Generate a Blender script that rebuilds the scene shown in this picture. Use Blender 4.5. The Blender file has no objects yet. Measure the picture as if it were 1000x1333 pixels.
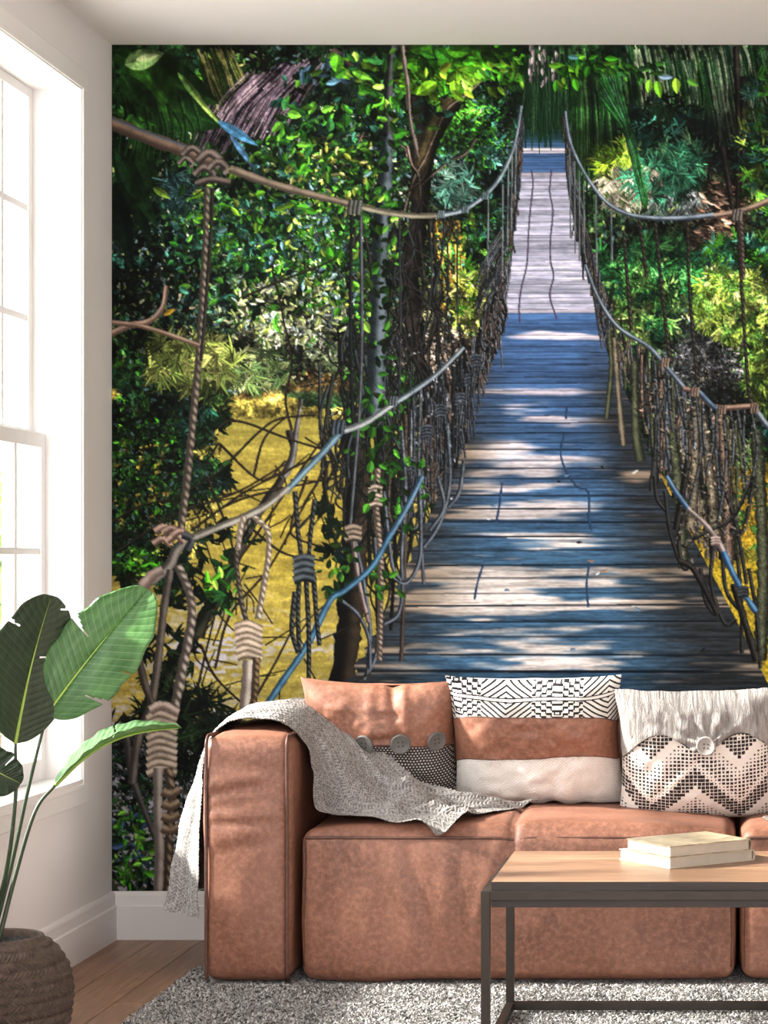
import bpy, math
import numpy as np
from mathutils import Vector, Matrix, Euler

scene = bpy.context.scene
# ---------------------------------------------------------------- camera, world, sun, exposure
F = 2800.0                     # focal length in pixels of the 1000 x 1333 frame
CX, CY = 950.0, 733.0          # vanishing point of the room
EYE, DIST = 1.156, 6.62        # eye height, distance from the mural wall (which is Y = 0)
cam_d = bpy.data.cameras.new('camera')
cam = bpy.data.objects.new('camera', cam_d)
scene.collection.objects.link(cam)
cam.location = (0, -DIST, EYE)
cam.rotation_euler = (math.pi / 2, 0, 0)
cam_d.sensor_fit = 'HORIZONTAL'; cam_d.sensor_width = 36.0
cam_d.lens = 36.0 * F / 1000.0
cam_d.shift_x = (500 - CX) / 1000.0
cam_d.shift_y = (CY - 666.5) / 1000.0
cam_d.clip_start = 0.05; cam_d.clip_end = 200
scene.camera = cam

world = bpy.data.worlds.new('daylight'); scene.world = world
world.use_nodes = True
bg = world.node_tree.nodes['Background']
bg.inputs['Color'].default_value = (0.965, 0.97, 1.0, 1); bg.inputs['Strength'].default_value = 3.6

sun_d = bpy.data.lights.new('sun', 'SUN'); sun = bpy.data.objects.new('sun', sun_d)
scene.collection.objects.link(sun)
sun_d.energy = 17.0; sun_d.angle = math.radians(4.0); sun_d.color = (1.0, 0.95, 0.89)
sun.location = (-6, -2, 5)
sun.rotation_euler = Vector((1.0, 0.03, -0.56)).to_track_quat('-Z', 'Y').to_euler()

vs = scene.view_settings
vs.view_transform = 'Standard'; vs.look = 'None'; vs.exposure = 0.66; vs.gamma = 1.0; vs.use_curve_mapping = False
scene.cycles.use_denoising = True
scene.cycles.max_bounces = 8; scene.cycles.diffuse_bounces = 4; scene.cycles.transparent_max_bounces = 12
scene.cycles.sample_clamp_indirect = 6.0

# ---------------------------------------------------------------- helpers
COL = scene.collection
def sc(Y): return F / (Y + DIST)
def P(px, py, Y):
    s = sc(Y); return ((px - CX) / s, Y, EYE - (py - CY) / s)

def s2l(c):
    c = np.asarray(c, float); c = c / 255.0 if c.max() > 1.0 else c
    return np.where(c <= .04045, c / 12.92, ((c + .055) / 1.055) ** 2.4)
def rgb(*c): return tuple(s2l(c)) + (1.0,)

def tag(o, label=None, cat=None, group=None, kind=None):
    for k, v in (('label', label), ('category', cat), ('group', group), ('kind', kind)):
        if v: o[k] = v
    return o
ROOT = {}
def empty(name, loc, label=None, cat=None, group=None, kind=None):
    o = bpy.data.objects.new(name, None); COL.objects.link(o); o.location = loc
    o.empty_display_size = .1
    ROOT[o.name] = np.array(loc, float)
    return tag(o, label, cat, group, kind)
def mesh(name, V, Fc, mat, parent=None, smooth=True, uv=None, col=None):
    V = np.asarray(V, np.float64)
    off = ROOT[parent.name] if parent is not None else np.zeros(3)
    me = bpy.data.meshes.new(name)
    me.from_pydata((V - off).tolist(), [], Fc if isinstance(Fc, list) else Fc.tolist())
    if smooth: me.polygons.foreach_set('use_smooth', np.ones(len(me.polygons), bool))
    if uv is not None:
        lay = me.uv_layers.new(name='UVMap')
        li = np.empty(len(me.loops), np.int32); me.loops.foreach_get('vertex_index', li)
        lay.data.foreach_set('uv', np.asarray(uv, np.float32)[li].ravel())
    if col is not None:
        ca = me.color_attributes.new('print', 'FLOAT_COLOR', 'POINT')
        ca.data.foreach_set('color', np.hstack([col, np.ones((len(col), 1))]).astype(np.float32).ravel())
    me.materials.append(mat)
    me.validate(); me.update()
    o = bpy.data.objects.new(name, me); COL.objects.link(o)
    if parent is not None: o.parent = parent; ROOT[o.name] = off
    return o
def copy_obj(src, parent=None, loc=None):
    o = src.copy(); COL.objects.link(o)
    if parent is not None: o.parent = parent; ROOT[o.name] = ROOT[parent.name]
    if loc is not None: o.location = loc
    return o

def grid_faces(nu, nv, off=0, flip=False, wrap=False):
    """vertex (i, j) -> i * nv + j"""
    i = np.arange(nu - 1)[:, None]; j = np.arange(nv if wrap else nv - 1)[None, :]
    jn = (j + 1) % nv
    a = i * nv + j; b = (i + 1) * nv + j; c = (i + 1) * nv + jn; d = i * nv + jn
    f = np.stack([a, b, c, d], -1).reshape(-1, 4) + off
    return f[:, ::-1] if flip else f

class MB:
    """collects shapes of one part"""
    def __init__(s): s.v = []; s.f = []; s.n = 0
    def add(s, V, Fc):
        V = np.asarray(V, float); s.v.append(V)
        s.f += [[int(k) + s.n for k in q] for q in Fc]; s.n += len(V); return s
    def box(s, x0, x1, y0, y1, z0, z1, b=0.0):
        if b <= 0:
            V = [(x, y, z) for x in (x0, x1) for y in (y0, y1) for z in (z0, z1)]
            return s.add(V, [(0, 1, 3, 2), (4, 6, 7, 5), (0, 4, 5, 1), (2, 3, 7, 6), (0, 2, 6, 4), (1, 5, 7, 3)])
        V, Fc = rbox(x0, x1, y0, y1, z0, z1, b, 2, (2, 2, 2)); return s.add(V, Fc)
    def tube(s, path, r, n=8, cap=True, closed=False):
        V, Fc = tube(path, r, n, cap, closed); return s.add(V, Fc)
    def prism(s, prof, a0, a1, axis):
        """profile of 2-D points swept along an axis: axis 'x' takes (y, z), 'y' takes (x, z), 'z' takes (x, y)"""
        n = len(prof); V = []
        for a in (a0, a1):
            for p in prof:
                V.append({'x': (a, p[0], p[1]), 'y': (p[0], a, p[1]), 'z': (p[0], p[1], a)}[axis])
        Fc = [(k, (k + 1) % n, n + (k + 1) % n, n + k) for k in range(n)] + [tuple(range(n))[::-1], tuple(range(n, 2 * n))]
        return s.add(V, Fc)
    def build(s, name, mat, parent=None, smooth=False, **k):
        o = mesh(name, np.vstack(s.v), s.f, mat, parent, smooth, **k)
        fix_normals(o); return o
def fix_normals(o):
    import bmesh
    bm = bmesh.new(); bm.from_mesh(o.data); bmesh.ops.recalc_face_normals(bm, faces=bm.faces); bm.to_mesh(o.data); bm.free()

def rbox(x0, x1, y0, y1, z0, z1, r, ne=5, n=(10, 10, 10), bulge=(0, 0, 0), fn=None):
    lo = np.array([x0, y0, z0], float); hi = np.array([x1, y1, z1], float)
    ax = []
    for k in range(3):
        a = lo[k] + r * (1 - np.cos(np.linspace(0, np.pi / 2, ne + 1))) if False else np.linspace(lo[k], lo[k] + r, ne + 1)
        b = np.linspace(lo[k] + r, hi[k] - r, n[k] + 1)[1:-1]
        c = np.linspace(hi[k] - r, hi[k], ne + 1)
        ax.append(np.concatenate([a, b, c]))
    N = [len(a) for a in ax]
    idx = -np.ones(N, int); pts = []; Fc = []
    I, J, K = np.meshgrid(*[np.arange(m) for m in N], indexing='ij')
    surf = (I == 0) | (I == N[0] - 1) | (J == 0) | (J == N[1] - 1) | (K == 0) | (K == N[2] - 1)
    idx[surf] = np.arange(surf.sum())
    p = np.stack([ax[0][I[surf]], ax[1][J[surf]], ax[2][K[surf]]], -1)
    for k in range(3):
        for e, fl in ((0, True), (N[k] - 1, False)):
            g = np.take(idx, e, axis=k)
            q = np.stack([g[:-1, :-1], g[1:, :-1], g[1:, 1:], g[:-1, 1:]], -1).reshape(-1, 4)
            if (k == 1) != fl: q = q[:, ::-1]
            Fc.append(q)
    Fc = np.vstack(Fc)
    c = np.clip(p, lo + r, hi - r); d = p - c
    ln = np.linalg.norm(d, axis=1, keepdims=True); nr = d / np.maximum(ln, 1e-9)
    q = c + nr * r
    mid = (lo + hi) / 2; half = (hi - lo) / 2; t = (q - mid) / half
    for k in range(3):
        if bulge[k]:
            a, b = [m for m in range(3) if m != k]
            w = (1 - np.clip(np.abs(t[:, a]), 0, 1) ** 2.4) * (1 - np.clip(np.abs(t[:, b]), 0, 1) ** 2.4)
            q[:, k] += nr[:, k] * np.abs(nr[:, k]) * bulge[k] * w
    if fn is not None: q = fn(q, nr, t)
    return q, Fc

def tube(path, r, n=8, cap=True, closed=False):
    path = np.asarray(path, float); m = len(path)
    r = np.broadcast_to(np.asarray(r, float), (m,))
    T = (np.roll(path, -1, 0) - np.roll(path, 1, 0)) if closed else np.gradient(path, axis=0)
    T /= np.linalg.norm(T, axis=1, keepdims=True) + 1e-12
    up = np.array([0, 0, 1.]) if abs(T[0, 2]) < .9 else np.array([1., 0, 0])
    nrm = np.cross(T[0], up); nrm /= np.linalg.norm(nrm)
    V = []
    a = np.linspace(0, 2 * np.pi, n, endpoint=False)
    for i in range(m):
        nrm = nrm - T[i] * nrm.dot(T[i]); nrm /= np.linalg.norm(nrm) + 1e-12
        bn = np.cross(T[i], nrm)
        V.append(path[i] + r[i] * (np.cos(a)[:, None] * nrm + np.sin(a)[:, None] * bn))
    V = np.vstack(V)
    Fc = [list(map(int, q)) for q in grid_faces(m, n, wrap=True)]
    if closed: Fc += [[(m - 1) * n + k, k, (k + 1) % n, (m - 1) * n + (k + 1) % n] for k in range(n)]
    elif cap: Fc += [list(range(n))[::-1], list(range((m - 1) * n, m * n))]
    return V, Fc
def crom(pts, n=8):
    pts = np.asarray(pts, float); Q = np.vstack([2 * pts[0] - pts[1], pts, 2 * pts[-1] - pts[-2]]); out = []
    for i in range(1, len(Q) - 2):
        t = np.linspace(0, 1, n, endpoint=False)[:, None]; a, b, c, d = Q[i - 1:i + 3]
        out.append(.5 * (2 * b + (c - a) * t + (2 * a - 5 * b + 4 * c - d) * t * t + (3 * b - a - 3 * c + d) * t ** 3))
    return np.vstack(out + [pts[-1:]])
def vnoise(p, seed=0):
    """smooth value noise of 3-D points, -1..1"""
    p = np.asarray(p, float); i = np.floor(p).astype(np.int64); f = p - i; f = f * f * (3 - 2 * f)
    def h(a):
        n = (a[:, 0] * 374761393 + a[:, 1] * 668265263 + a[:, 2] * 2147483647 + seed * 974711) & 0xffffffff
        n = ((n ^ (n >> 13)) * 1274126177) & 0xffffffff
        return ((n ^ (n >> 16)) & 0xffff) / 32767.5 - 1
    r = 0
    for dx in (0, 1):
        for dy in (0, 1):
            for dz in (0, 1):
                w = (f[:, 0] if dx else 1 - f[:, 0]) * (f[:, 1] if dy else 1 - f[:, 1]) * (f[:, 2] if dz else 1 - f[:, 2])
                r = r + w * h(i + np.array([dx, dy, dz]))
    return r

# ---------------------------------------------------------------- materials
class NM:
    def __init__(s, name):
        s.m = bpy.data.materials.new(name); s.m.use_nodes = True; s.t = s.m.node_tree
        s.b = s.t.nodes['Principled BSDF']
    def n(s, kind, ins=None, **k):
        o = s.t.nodes.new(kind)
        for a, v in k.items(): setattr(o, a, v)
        for a, v in (ins or {}).items(): s.set(o.inputs[a], v)
        return o
    def set(s, sock, v):
        if isinstance(v, bpy.types.NodeSocket): s.t.links.new(v, sock)
        else: sock.default_value = v
    def p(s, **k):
        for a, v in k.items(): s.set(s.b.inputs[a.replace('_', ' ')], v)
        return s
    def coord(s, w='Object', scale=(1, 1, 1)):
        c = s.n('ShaderNodeTexCoord'); mp = s.n('ShaderNodeMapping', {'Vector': c.outputs[w], 'Scale': scale}); return mp.outputs[0]
    def noise(s, v, sc_, det=4, rough=.55, out='Fac', dist=0.0):
        return s.n('ShaderNodeTexNoise', {'Vector': v, 'Scale': sc_, 'Detail': det, 'Roughness': rough, 'Distortion': dist}).outputs[out]
    def ramp(s, fac, stops):
        r = s.n('ShaderNodeValToRGB', {'Fac': fac}); e = r.color_ramp.elements
        while len(e) < len(stops): e.new(.5)
        for q, (p_, c) in zip(e, stops): q.position = p_; q.color = c
        return r.outputs['Color']
    def math(s, op, a, b=None, c=None):
        o = s.n('ShaderNodeMath', operation=op); s.set(o.inputs[0], a)
        if b is not None: s.set(o.inputs[1], b)
        if c is not None: s.set(o.inputs[2], c)
        return o.outputs[0]
    def mix(s, f, a, b, mode='MIX'):
        o = s.n('ShaderNodeMix', data_type='RGBA', blend_type=mode); s.set(o.inputs[0], f); s.set(o.inputs[6], a); s.set(o.inputs[7], b); return o.outputs[2]
    def bump(s, h, strength=.3, dist=.01, normal=None):
        o = s.n('ShaderNodeBump', {'Height': h, 'Strength': strength, 'Distance': dist})
        if normal is not None: s.set(o.inputs['Normal'], normal)
        s.set(s.b.inputs['Normal'], o.outputs[0]); return o.outputs[0]
M = {}
def mat_plain(name, c, rough=.5, var=.06, scale=8, metal=0.0, bump=0.0, bscale=60):
    k = NM(name); v = k.coord()
    f = k.noise(v, scale)
    a = tuple(x * (1 - var) for x in rgb(*c)[:3]) + (1,); b = tuple(min(1, x * (1 + var)) for x in rgb(*c)[:3]) + (1,)
    k.p(Base_Color=k.ramp(f, [(.3, a), (.7, b)]), Roughness=rough, Metallic=metal)
    if bump: k.bump(k.noise(v, bscale, 3), bump, .004)
    M[name] = k.m; return k.m
mat_plain('wall_paint', (229, 226, 225), .85, .015, 3, bump=.05, bscale=220)
mat_plain('ceiling_paint', (232, 229, 227), .9, .012, 3)
mat_plain('trim_paint', (230, 227, 226), .45, .012, 5)
mat_plain('window_paint', (232, 230, 228), .4, .012, 6)
mat_plain('steel', (58, 52, 47), .38, .10, 30, metal=.75, bump=.04, bscale=300)
mat_plain('button_horn', (104, 102, 98), .5, .12, 40)
mat_plain('button_linen', (158, 152, 146), .75, .12, 120, bump=.3, bscale=400)
mat_plain('thread', (60, 56, 52), .8)
mat_plain('gravel', (62, 62, 64), .8, .45, 60, bump=.5, bscale=120)
mat_plain('pages', (182, 172, 156), .8, .06, 30)
mat_plain('book_cloth', (190, 178, 158), .6, .06, 20, bump=.1, bscale=300)
mat_plain('subfloor', (92, 68, 52), .8)
mat_plain('bark', (120, 104, 84), .9, .2, 10)
mat_plain('terrace_stone', (186, 182, 178), .9, .08, 4)

def leather(name, c, wr=.35):
    k = NM(name); v = k.coord()
    big = k.noise(v, 5, 5, .6, dist=.4); fine = k.noise(v, 70, 6, .7); grain = k.n('ShaderNodeTexVoronoi', {'Vector': v, 'Scale': 420.0}).outputs['Distance']
    L = s2l(c)
    base = k.ramp(big, [(.28, tuple(L * .62) + (1,)), (.5, tuple(L) + (1,)), (.75, tuple(np.minimum(1, L * 1.35 + .02)) + (1,))])
    base = k.mix(k.math('MULTIPLY', fine, .95), base, k.ramp(fine, [(.38, tuple(L * .5) + (1,)), (.64, tuple(np.minimum(1, L * 1.5 + .02)) + (1,))]))
    cr = k.noise(v, 9, 6, .7, dist=1.6)
    scar = k.ramp(cr, [(.485, (0, 0, 0, 1)), (.5, (1, 1, 1, 1)), (.515, (0, 0, 0, 1))])
    base = k.mix(k.math('MULTIPLY', scar, .16), base, tuple(np.minimum(1, L * 1.7 + .04)) + (1,))
    k.p(Base_Color=base, Roughness=k.math('MULTIPLY_ADD', fine, .28, .34))
    k.b.inputs['Specular IOR Level'].default_value = .45
    n1 = k.bump(k.noise(v, 14, 4, .6, dist=.6), wr * .5, .007)
    k.bump(k.math('ADD', k.math('MULTIPLY', fine, .6), k.math('MULTIPLY', grain, .35)), wr * .5, .003, n1)
    M[name] = k.m; return k.m
leather('leather', (133, 88, 69)); leather('leather_piping', (88, 55, 43), .2); leather('leather_pillow', (140, 93, 73), .25)

def wood(name, c1, c2, axis, scale=1.0, rough=.42, sheen=0):
    k = NM(name); st = {'x': (1.2, 14, 14), 'y': (14, 1.2, 14)}[axis]
    oi = k.n('ShaderNodeObjectInfo').outputs['Random']
    c = k.n('ShaderNodeTexCoord').outputs['Object']
    sh = k.n('ShaderNodeVectorMath', operation='ADD'); k.set(sh.inputs[0], c)
    cb = k.n('ShaderNodeCombineXYZ', {'X': k.math('MULTIPLY', oi, 13.0), 'Y': k.math('MULTIPLY', oi, 29.0), 'Z': oi}); k.set(sh.inputs[1], cb.outputs[0])
    v = k.n('ShaderNodeMapping', {'Vector': sh.outputs[0], 'Scale': tuple(a * scale for a in st)}).outputs[0]
    g = k.noise(v, 2.2, 8, .62, dist=1.2); g2 = k.noise(v, 9, 6, .7)
    base = k.ramp(g, [(.3, rgb(*c1)), (.52, rgb(*[(a + b) / 2 for a, b in zip(c1, c2)])), (.72, rgb(*c2))])
    base = k.mix(k.math('MULTIPLY', k.ramp(g2, [(.35, (1, 1, 1, 1)), (.5, (0, 0, 0, 1))]), .35), base, rgb(*[a * .72 for a in c1]))
    hs = k.n('ShaderNodeHueSaturation', {'Color': base, 'Value': k.math('MULTIPLY_ADD', oi, .3, .85)})
    k.p(Base_Color=hs.outputs[0], Roughness=rough); k.bump(k.math('ADD', g, k.math('MULTIPLY', g2, .5)), .12, .004)
    M[name] = k.m; return k.m
wood('floor_wood', (112, 82, 64), (164, 126, 100), 'y'); wood('table_wood', (112, 82, 62), (160, 126, 100), 'x', rough=.35); wood('table_edge', (32, 23, 18), (54, 39, 30), 'x', rough=.5)  # the last wood is darkened for the shaded front of the slab

def printed(name, rough=.8, spec=.2, bump=None):
    k = NM(name); a = k.n('ShaderNodeVertexColor', layer_name='print')
    k.p(Base_Color=a.outputs['Color'], Roughness=rough); k.b.inputs['Specular IOR Level'].default_value = spec
    if bump: k.bump(k.noise(k.coord(), bump[0], 3), bump[1], .003)
    M[name] = k.m; return k.m
printed('mural_print', .85, .15); printed('cotton_print', .9, .1, (260, .35)); printed('check_weave', .9, .1, (200, .35))
# ---------------------------------------------------------------- the printed mural: painted in numpy, stored as a colour attribute
MK = 1.6                       # painter's pixels per mural unit (423 units = 1 m of wall)
MX0, MX1, MY0, MY1 = 145.5, 1745.0, 58.5, 1160.5

def paint_mural():
    rg = np.random.default_rng(11)
    W = int((MX1 - MX0) * MK) // 2 * 2
    H = int((MY1 - MY0) * MK) // 2 * 2
    cv = np.zeros((H, W, 3), np.float32)
    XX = (np.arange(W) / MK + MX0)[None, :].astype(np.float32)
    YY = (np.arange(H) / MK + MY0)[:, None].astype(np.float32)

    def noise(sx, sy, seed, shape=None):
        r = np.random.default_rng(seed)
        gw, gh = int((MX1 - MX0) / sx) + 3, int((MY1 - MY0) / sy) + 3
        g = r.random((gh, gw)).astype(np.float32)
        fx = (XX[0] - MX0) / sx; fy = (YY[:, 0] - MY0) / sy
        ix = fx.astype(int); iy = fy.astype(int)
        tx = fx - ix; ty = fy - iy
        tx = tx * tx * (3 - 2 * tx); ty = ty * ty * (3 - 2 * ty)
        rows = g[:, ix] * (1 - tx) + g[:, ix + 1] * tx
        return rows[iy] * (1 - ty)[:, None] + rows[iy + 1] * ty[:, None]

    def C(*c):
        return np.array(c, np.float32)

    def mix(mask, col):
        m = np.clip(mask, 0, 1)[..., None]
        cv[:] = cv * (1 - m) + np.asarray(col, np.float32) * m

    def blob(x, y, rx, ry, col, a=1.0, p=1.0):
        d = ((XX - x) / rx) ** 2 + ((YY - y) / ry) ** 2
        mix(a * np.exp(-d ** p), C(*col))

    def put(px, py, col):
        ix = ((px - MX0) * MK).astype(np.int32).ravel(); iy = ((py - MY0) * MK).astype(np.int32).ravel()
        ok = (ix >= 0) & (ix < W) & (iy >= 0) & (iy < H)
        cv[iy[ok], ix[ok]] = col.reshape(-1, 3)[ok]

    def leaves(x, y, ang, L, Wd, col, shade=0.25, bend=0.0, rib=0.0, tip=0.0, jit=0.12):
        """many lens-shaped leaves, later ones over earlier ones"""
        x, y, ang, L, Wd = [np.broadcast_to(np.asarray(v, np.float32), np.shape(x)).astype(np.float32) for v in (x, y, ang, L, Wd)]
        col = np.broadcast_to(np.asarray(col, np.float32), (len(x), 3))
        bend = np.broadcast_to(np.asarray(bend, np.float32), np.shape(x))
        for a in range(0, len(x), 1500):
            s_ = slice(a, a + 1500)
            l, w = L[s_], Wd[s_]
            ns = int(max(3, l.max() * MK / 0.62)); nt = int(max(3, w.max() * MK / 0.62))
            s = np.linspace(0, 1, ns, dtype=np.float32)[None, :, None]
            t = np.linspace(-1, 1, nt, dtype=np.float32)[None, None, :]
            hw = np.clip(np.sin(np.pi * s ** 0.8), 0, 1) ** 0.85 * (w / 2)[:, None, None]
            al = s * l[:, None, None]; ac = t * hw + bend[s_][:, None, None] * s * s * l[:, None, None]
            ca, sa = np.cos(ang[s_])[:, None, None], np.sin(ang[s_])[:, None, None]
            px = x[s_][:, None, None] + ca * al - sa * ac
            py = y[s_][:, None, None] + sa * al + ca * ac
            f = 1 + shade * np.sign(t) * np.ones_like(s) + tip * (s - .5) + rib * (np.abs(t) < 0.14)
            f = f * (1 + jit * (rg.random(f.shape[:1] + f.shape[1:2] + (1,), dtype=np.float32) - .5))
            c = col[s_][:, None, None, :] * np.broadcast_to(f, px.shape)[..., None]
            put(px, py, c)

    def pick(pal, n):
        pal = np.asarray(pal, np.float32)
        c = pal[rg.integers(0, len(pal), n)]
        return c * (0.34 + 0.95 * rg.random((n, 1)).astype(np.float32) ** 1.4)

    def smooth(pts, step=4):
        pts = np.asarray(pts, np.float32)
        P = np.vstack([2 * pts[0] - pts[1], pts, 2 * pts[-1] - pts[-2]])
        out = []
        for i in range(1, len(P) - 2):
            n = max(2, int(np.hypot(*(P[i + 1, :2] - P[i, :2])) / step))
            t = np.linspace(0, 1, n, endpoint=False)[:, None]
            a, b, c, d = P[i - 1], P[i], P[i + 1], P[i + 2]
            out.append(0.5 * (2 * b + (c - a) * t + (2 * a - 5 * b + 4 * c - d) * t * t + (3 * b - a - 3 * c + d) * t ** 3))
        return np.vstack(out + [pts[-1:]])

    def stroke(pts, w0, w1, lo, hi, twist=0.0, side=-0.4, soft=True, rough=0.12, hi2=None):
        """a round cord, branch or trunk: dark edge colour lo, lit colour hi, optional rope twist"""
        q = smooth(pts) if len(pts) > 2 else np.asarray(pts, np.float32)
        d = np.hypot(*np.diff(q[:, :2], axis=0).T); cum = np.concatenate([[0], np.cumsum(d)])
        n = max(3, int(cum[-1] * MK / 0.5)); s = np.linspace(0, cum[-1], n)
        px = np.interp(s, cum, q[:, 0]); py = np.interp(s, cum, q[:, 1])
        tx = np.gradient(px); ty = np.gradient(py); ln = np.hypot(tx, ty) + 1e-6
        nx, ny = -ty / ln, tx / ln
        wd = np.interp(s / max(cum[-1], 1e-6), [0, 1], [w0, w1]) / 2
        nt = int(max(2, max(w0, w1) * MK / 0.5)); t = np.linspace(-1, 1, nt)
        wj = wd * (1 + rough * (np.interp(s, np.arange(0, cum[-1] + 12, 6), rg.random(len(np.arange(0, cum[-1] + 12, 6)))) - .5) * 2)
        X = px[:, None] + nx[:, None] * wj[:, None] * t; Y = py[:, None] + ny[:, None] * wj[:, None] * t
        f = np.exp(-((t - side) / 0.62) ** 2)[None, :] * np.ones((n, 1))
        lon = np.interp(s, np.arange(0, cum[-1] + 20, 9), rg.random(len(np.arange(0, cum[-1] + 20, 9))))[:, None]
        f = f * (0.7 + 0.6 * lon)
        if twist:
            f = f * (0.62 + 0.55 * np.sin(2 * np.pi * (s[:, None] / twist + 0.35 * t)))
        f = np.clip(f + (rg.random(f.shape) - .5) * 0.45, 0, 1)[..., None]
        put(X, Y, C(*lo) * (1 - f) + C(*hi) * f)

    def knot(x, y, r, lo, hi, n=4, vert=True):
        for i in range(n):
            o = (i - (n - 1) / 2) * r * 0.62
            if vert:
                stroke([(x - r * .95, y + o + r * .2), (x, y + o - r * .1), (x + r * .95, y + o + r * .12)], r * .72, r * .72, lo, hi, side=-.3)
            else:
                stroke([(x + o + r * .2, y - r), (x + o, y), (x + o - r * .1, y + r)], r * .72, r * .72, lo, hi, side=-.3)

    def inside(n, x, y, rx, ry):
        a = rg.random(n) * 2 * np.pi; r = np.sqrt(rg.random(n))
        return x + rx * r * np.cos(a), y + ry * r * np.sin(a)

    def foliage(x, y, rx, ry, n, L, Wr, pal, ang=None, spread=np.pi, **k):
        px, py = inside(n, x, y, rx, ry)
        a = (rg.random(n) * 2 - 1) * spread + (0 if ang is None else ang)
        l = L * (0.42 + 0.7 * rg.random(n))
        leaves(px, py, a, l, l * Wr * (0.7 + 0.6 * rg.random(n)), pick(pal, n), **k)

    def bursts(x, y, rx, ry, n, L, pal, m=7, wr=0.16, down=0.5, **k):
        """bamboo-like sprays of narrow leaves"""
        cx, cy = inside(n, x, y, rx, ry)
        cx = np.repeat(cx, m); cy = np.repeat(cy, m)
        base = np.repeat(rg.random(n) * 2 * np.pi, m)
        a = base + (rg.random(n * m) - .5) * 2.6
        a = np.arctan2(np.sin(a) + down, np.cos(a))
        l = L * (0.5 + 0.8 * rg.random(n * m))
        c = np.repeat(pick(pal, n), m, axis=0) * (0.7 + .6 * rg.random((n * m, 1)))
        leaves(cx + rg.normal(0, 1.5, n * m), cy + rg.normal(0, 1.5, n * m), a, l, np.maximum(l * wr, 1.1), c, **k)

    DK = [(6, 16, 8), (10, 26, 12), (16, 36, 18), (8, 20, 20), (20, 30, 14)]
    TEAL = [(18, 52, 42), (28, 76, 60), (40, 96, 78), (16, 44, 40), (52, 110, 92)]
    GRN = [(26, 76, 16), (44, 108, 22), (62, 140, 28), (20, 58, 18), (88, 164, 36), (34, 92, 40)]
    BRT = [(96, 176, 20), (130, 200, 30), (70, 160, 20), (150, 210, 60), (50, 130, 16)]
    YEL = [(190, 196, 70), (160, 180, 50), (214, 214, 120), (128, 160, 50), (110, 140, 40)]
    GRY = [(120, 138, 150), (160, 170, 180), (90, 110, 120), (140, 150, 130)]
    BLU = [(90, 140, 170), (120, 165, 195), (70, 110, 140)]

    # ---------------- underpainting
    n1 = noise(60, 60, 1); n2 = noise(18, 18, 2); n3 = noise(6, 6, 3); nf = noise(2.2, 2.2, 4)
    cv[:] = C(16, 36, 16) * (0.4 + 0.9 * n1 + 0.5 * n2)[..., None]
    blob(330, 250, 190, 110, (40, 80, 36), .8)
    blob(370, 420, 130, 80, (120, 130, 80), .75)
    blob(380, 440, 70, 40, (150, 150, 120), .7)
    blob(250, 390, 110, 80, (20, 50, 34), .6)
    blob(600, 330, 70, 100, (34, 62, 26), .8)
    blob(545, 330, 40, 60, (130, 110, 50), .5)
    blob(540, 440, 50, 70, (140, 120, 90), .7)
    blob(612, 470, 30, 60, (130, 100, 80), .7)
    blob(840, 240, 70, 60, (80, 96, 70), .8)
    blob(930, 280, 45, 70, (80, 58, 44), .8)
    blob(950, 420, 90, 80, (84, 104, 40), .8)
    blob(930, 185, 60, 50, (6, 12, 10), .9)
    blob(945, 560, 70, 50, (10, 14, 12), .9)
    blob(925, 470, 60, 34, (80, 80, 88), .8)
    blob(705, 120, 30, 50, (16, 52, 24), .9)
    sp = (n3 * .6 + nf * .4)
    cv *= (0.45 + 1.1 * sp)[..., None]

    # ---------------- water on both sides of the bridge
    wl = (YY > 520 + 14 * np.sin(XX / 30) + 12 * (noise(14, 14, 7) - .5)) & (XX < 640)
    wn = noise(40, 7, 8) * .5 + noise(9, 2.4, 9) * .3 + nf * .2
    wcol = C(150, 132, 50) * (0.74 + .5 * wn)[..., None] + np.clip(wn - .5, 0, 1)[..., None] * C(60, 60, 40)
    mix(wl * 1.0, wcol)
    mix(wl * np.exp(-((YY - 560) / 34) ** 2) * .35, C(120, 120, 44))
    mix(wl * np.exp(-((XX - 390) / 95) ** 2 - ((YY - 700) / 120) ** 2) * .5, wcol * C(1.12, 1.1, .75))
    vn = np.clip((noise(9, 3.2, 21) - .42) * 4, 0, 1) * np.clip(noise(46, 30, 22) * 1.7 - .3, 0, 1)
    mix(wl * vn * np.clip((YY - 740) / 90, 0, 1) * np.clip((470 - XX) / 60, 0, 1) * .9, C(176, 172, 190))
    mix(wl * np.clip((YY - 925) / 40, 0, 1) * .85 * np.clip((480 - XX) / 60, 0, 1), np.where((n3 + nf > 1.02)[..., None], C(134, 132, 152), C(26, 32, 32)))
    wr = (YY > 606 + 10 * (noise(10, 10, 31) - .5)) & (XX > 840)
    mix(wr * 1.0, C(166, 134, 24) * (0.6 + .7 * wn)[..., None])
    mix(wr * np.clip((YY - 690) / 60, 0, 1) * .6, C(178, 160, 26))
    mix(wr * np.exp(-((YY - 612) / 12) ** 2) * .8, C(60, 50, 14))
    # muddy banks
    for x, y, rx, ry in [(385, 487, 46, 8), (350, 503, 70, 9), (440, 500, 50, 14), (300, 512, 60, 8)]:
        d = ((XX - x) / rx) ** 2 + ((YY - y) / ry) ** 2
        mix(np.clip(1.3 - d, 0, 1) * .85, C(104, 74, 34) * (0.4 + 1.1 * noise(12, 3, 41))[..., None])
    mix(np.clip(1.2 - ((XX - 365) / 34) ** 2 - ((YY - 478) / 9) ** 2, 0, 1) * .8, C(96, 96, 104) * (0.3 + 1.2 * nf)[..., None])
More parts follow.
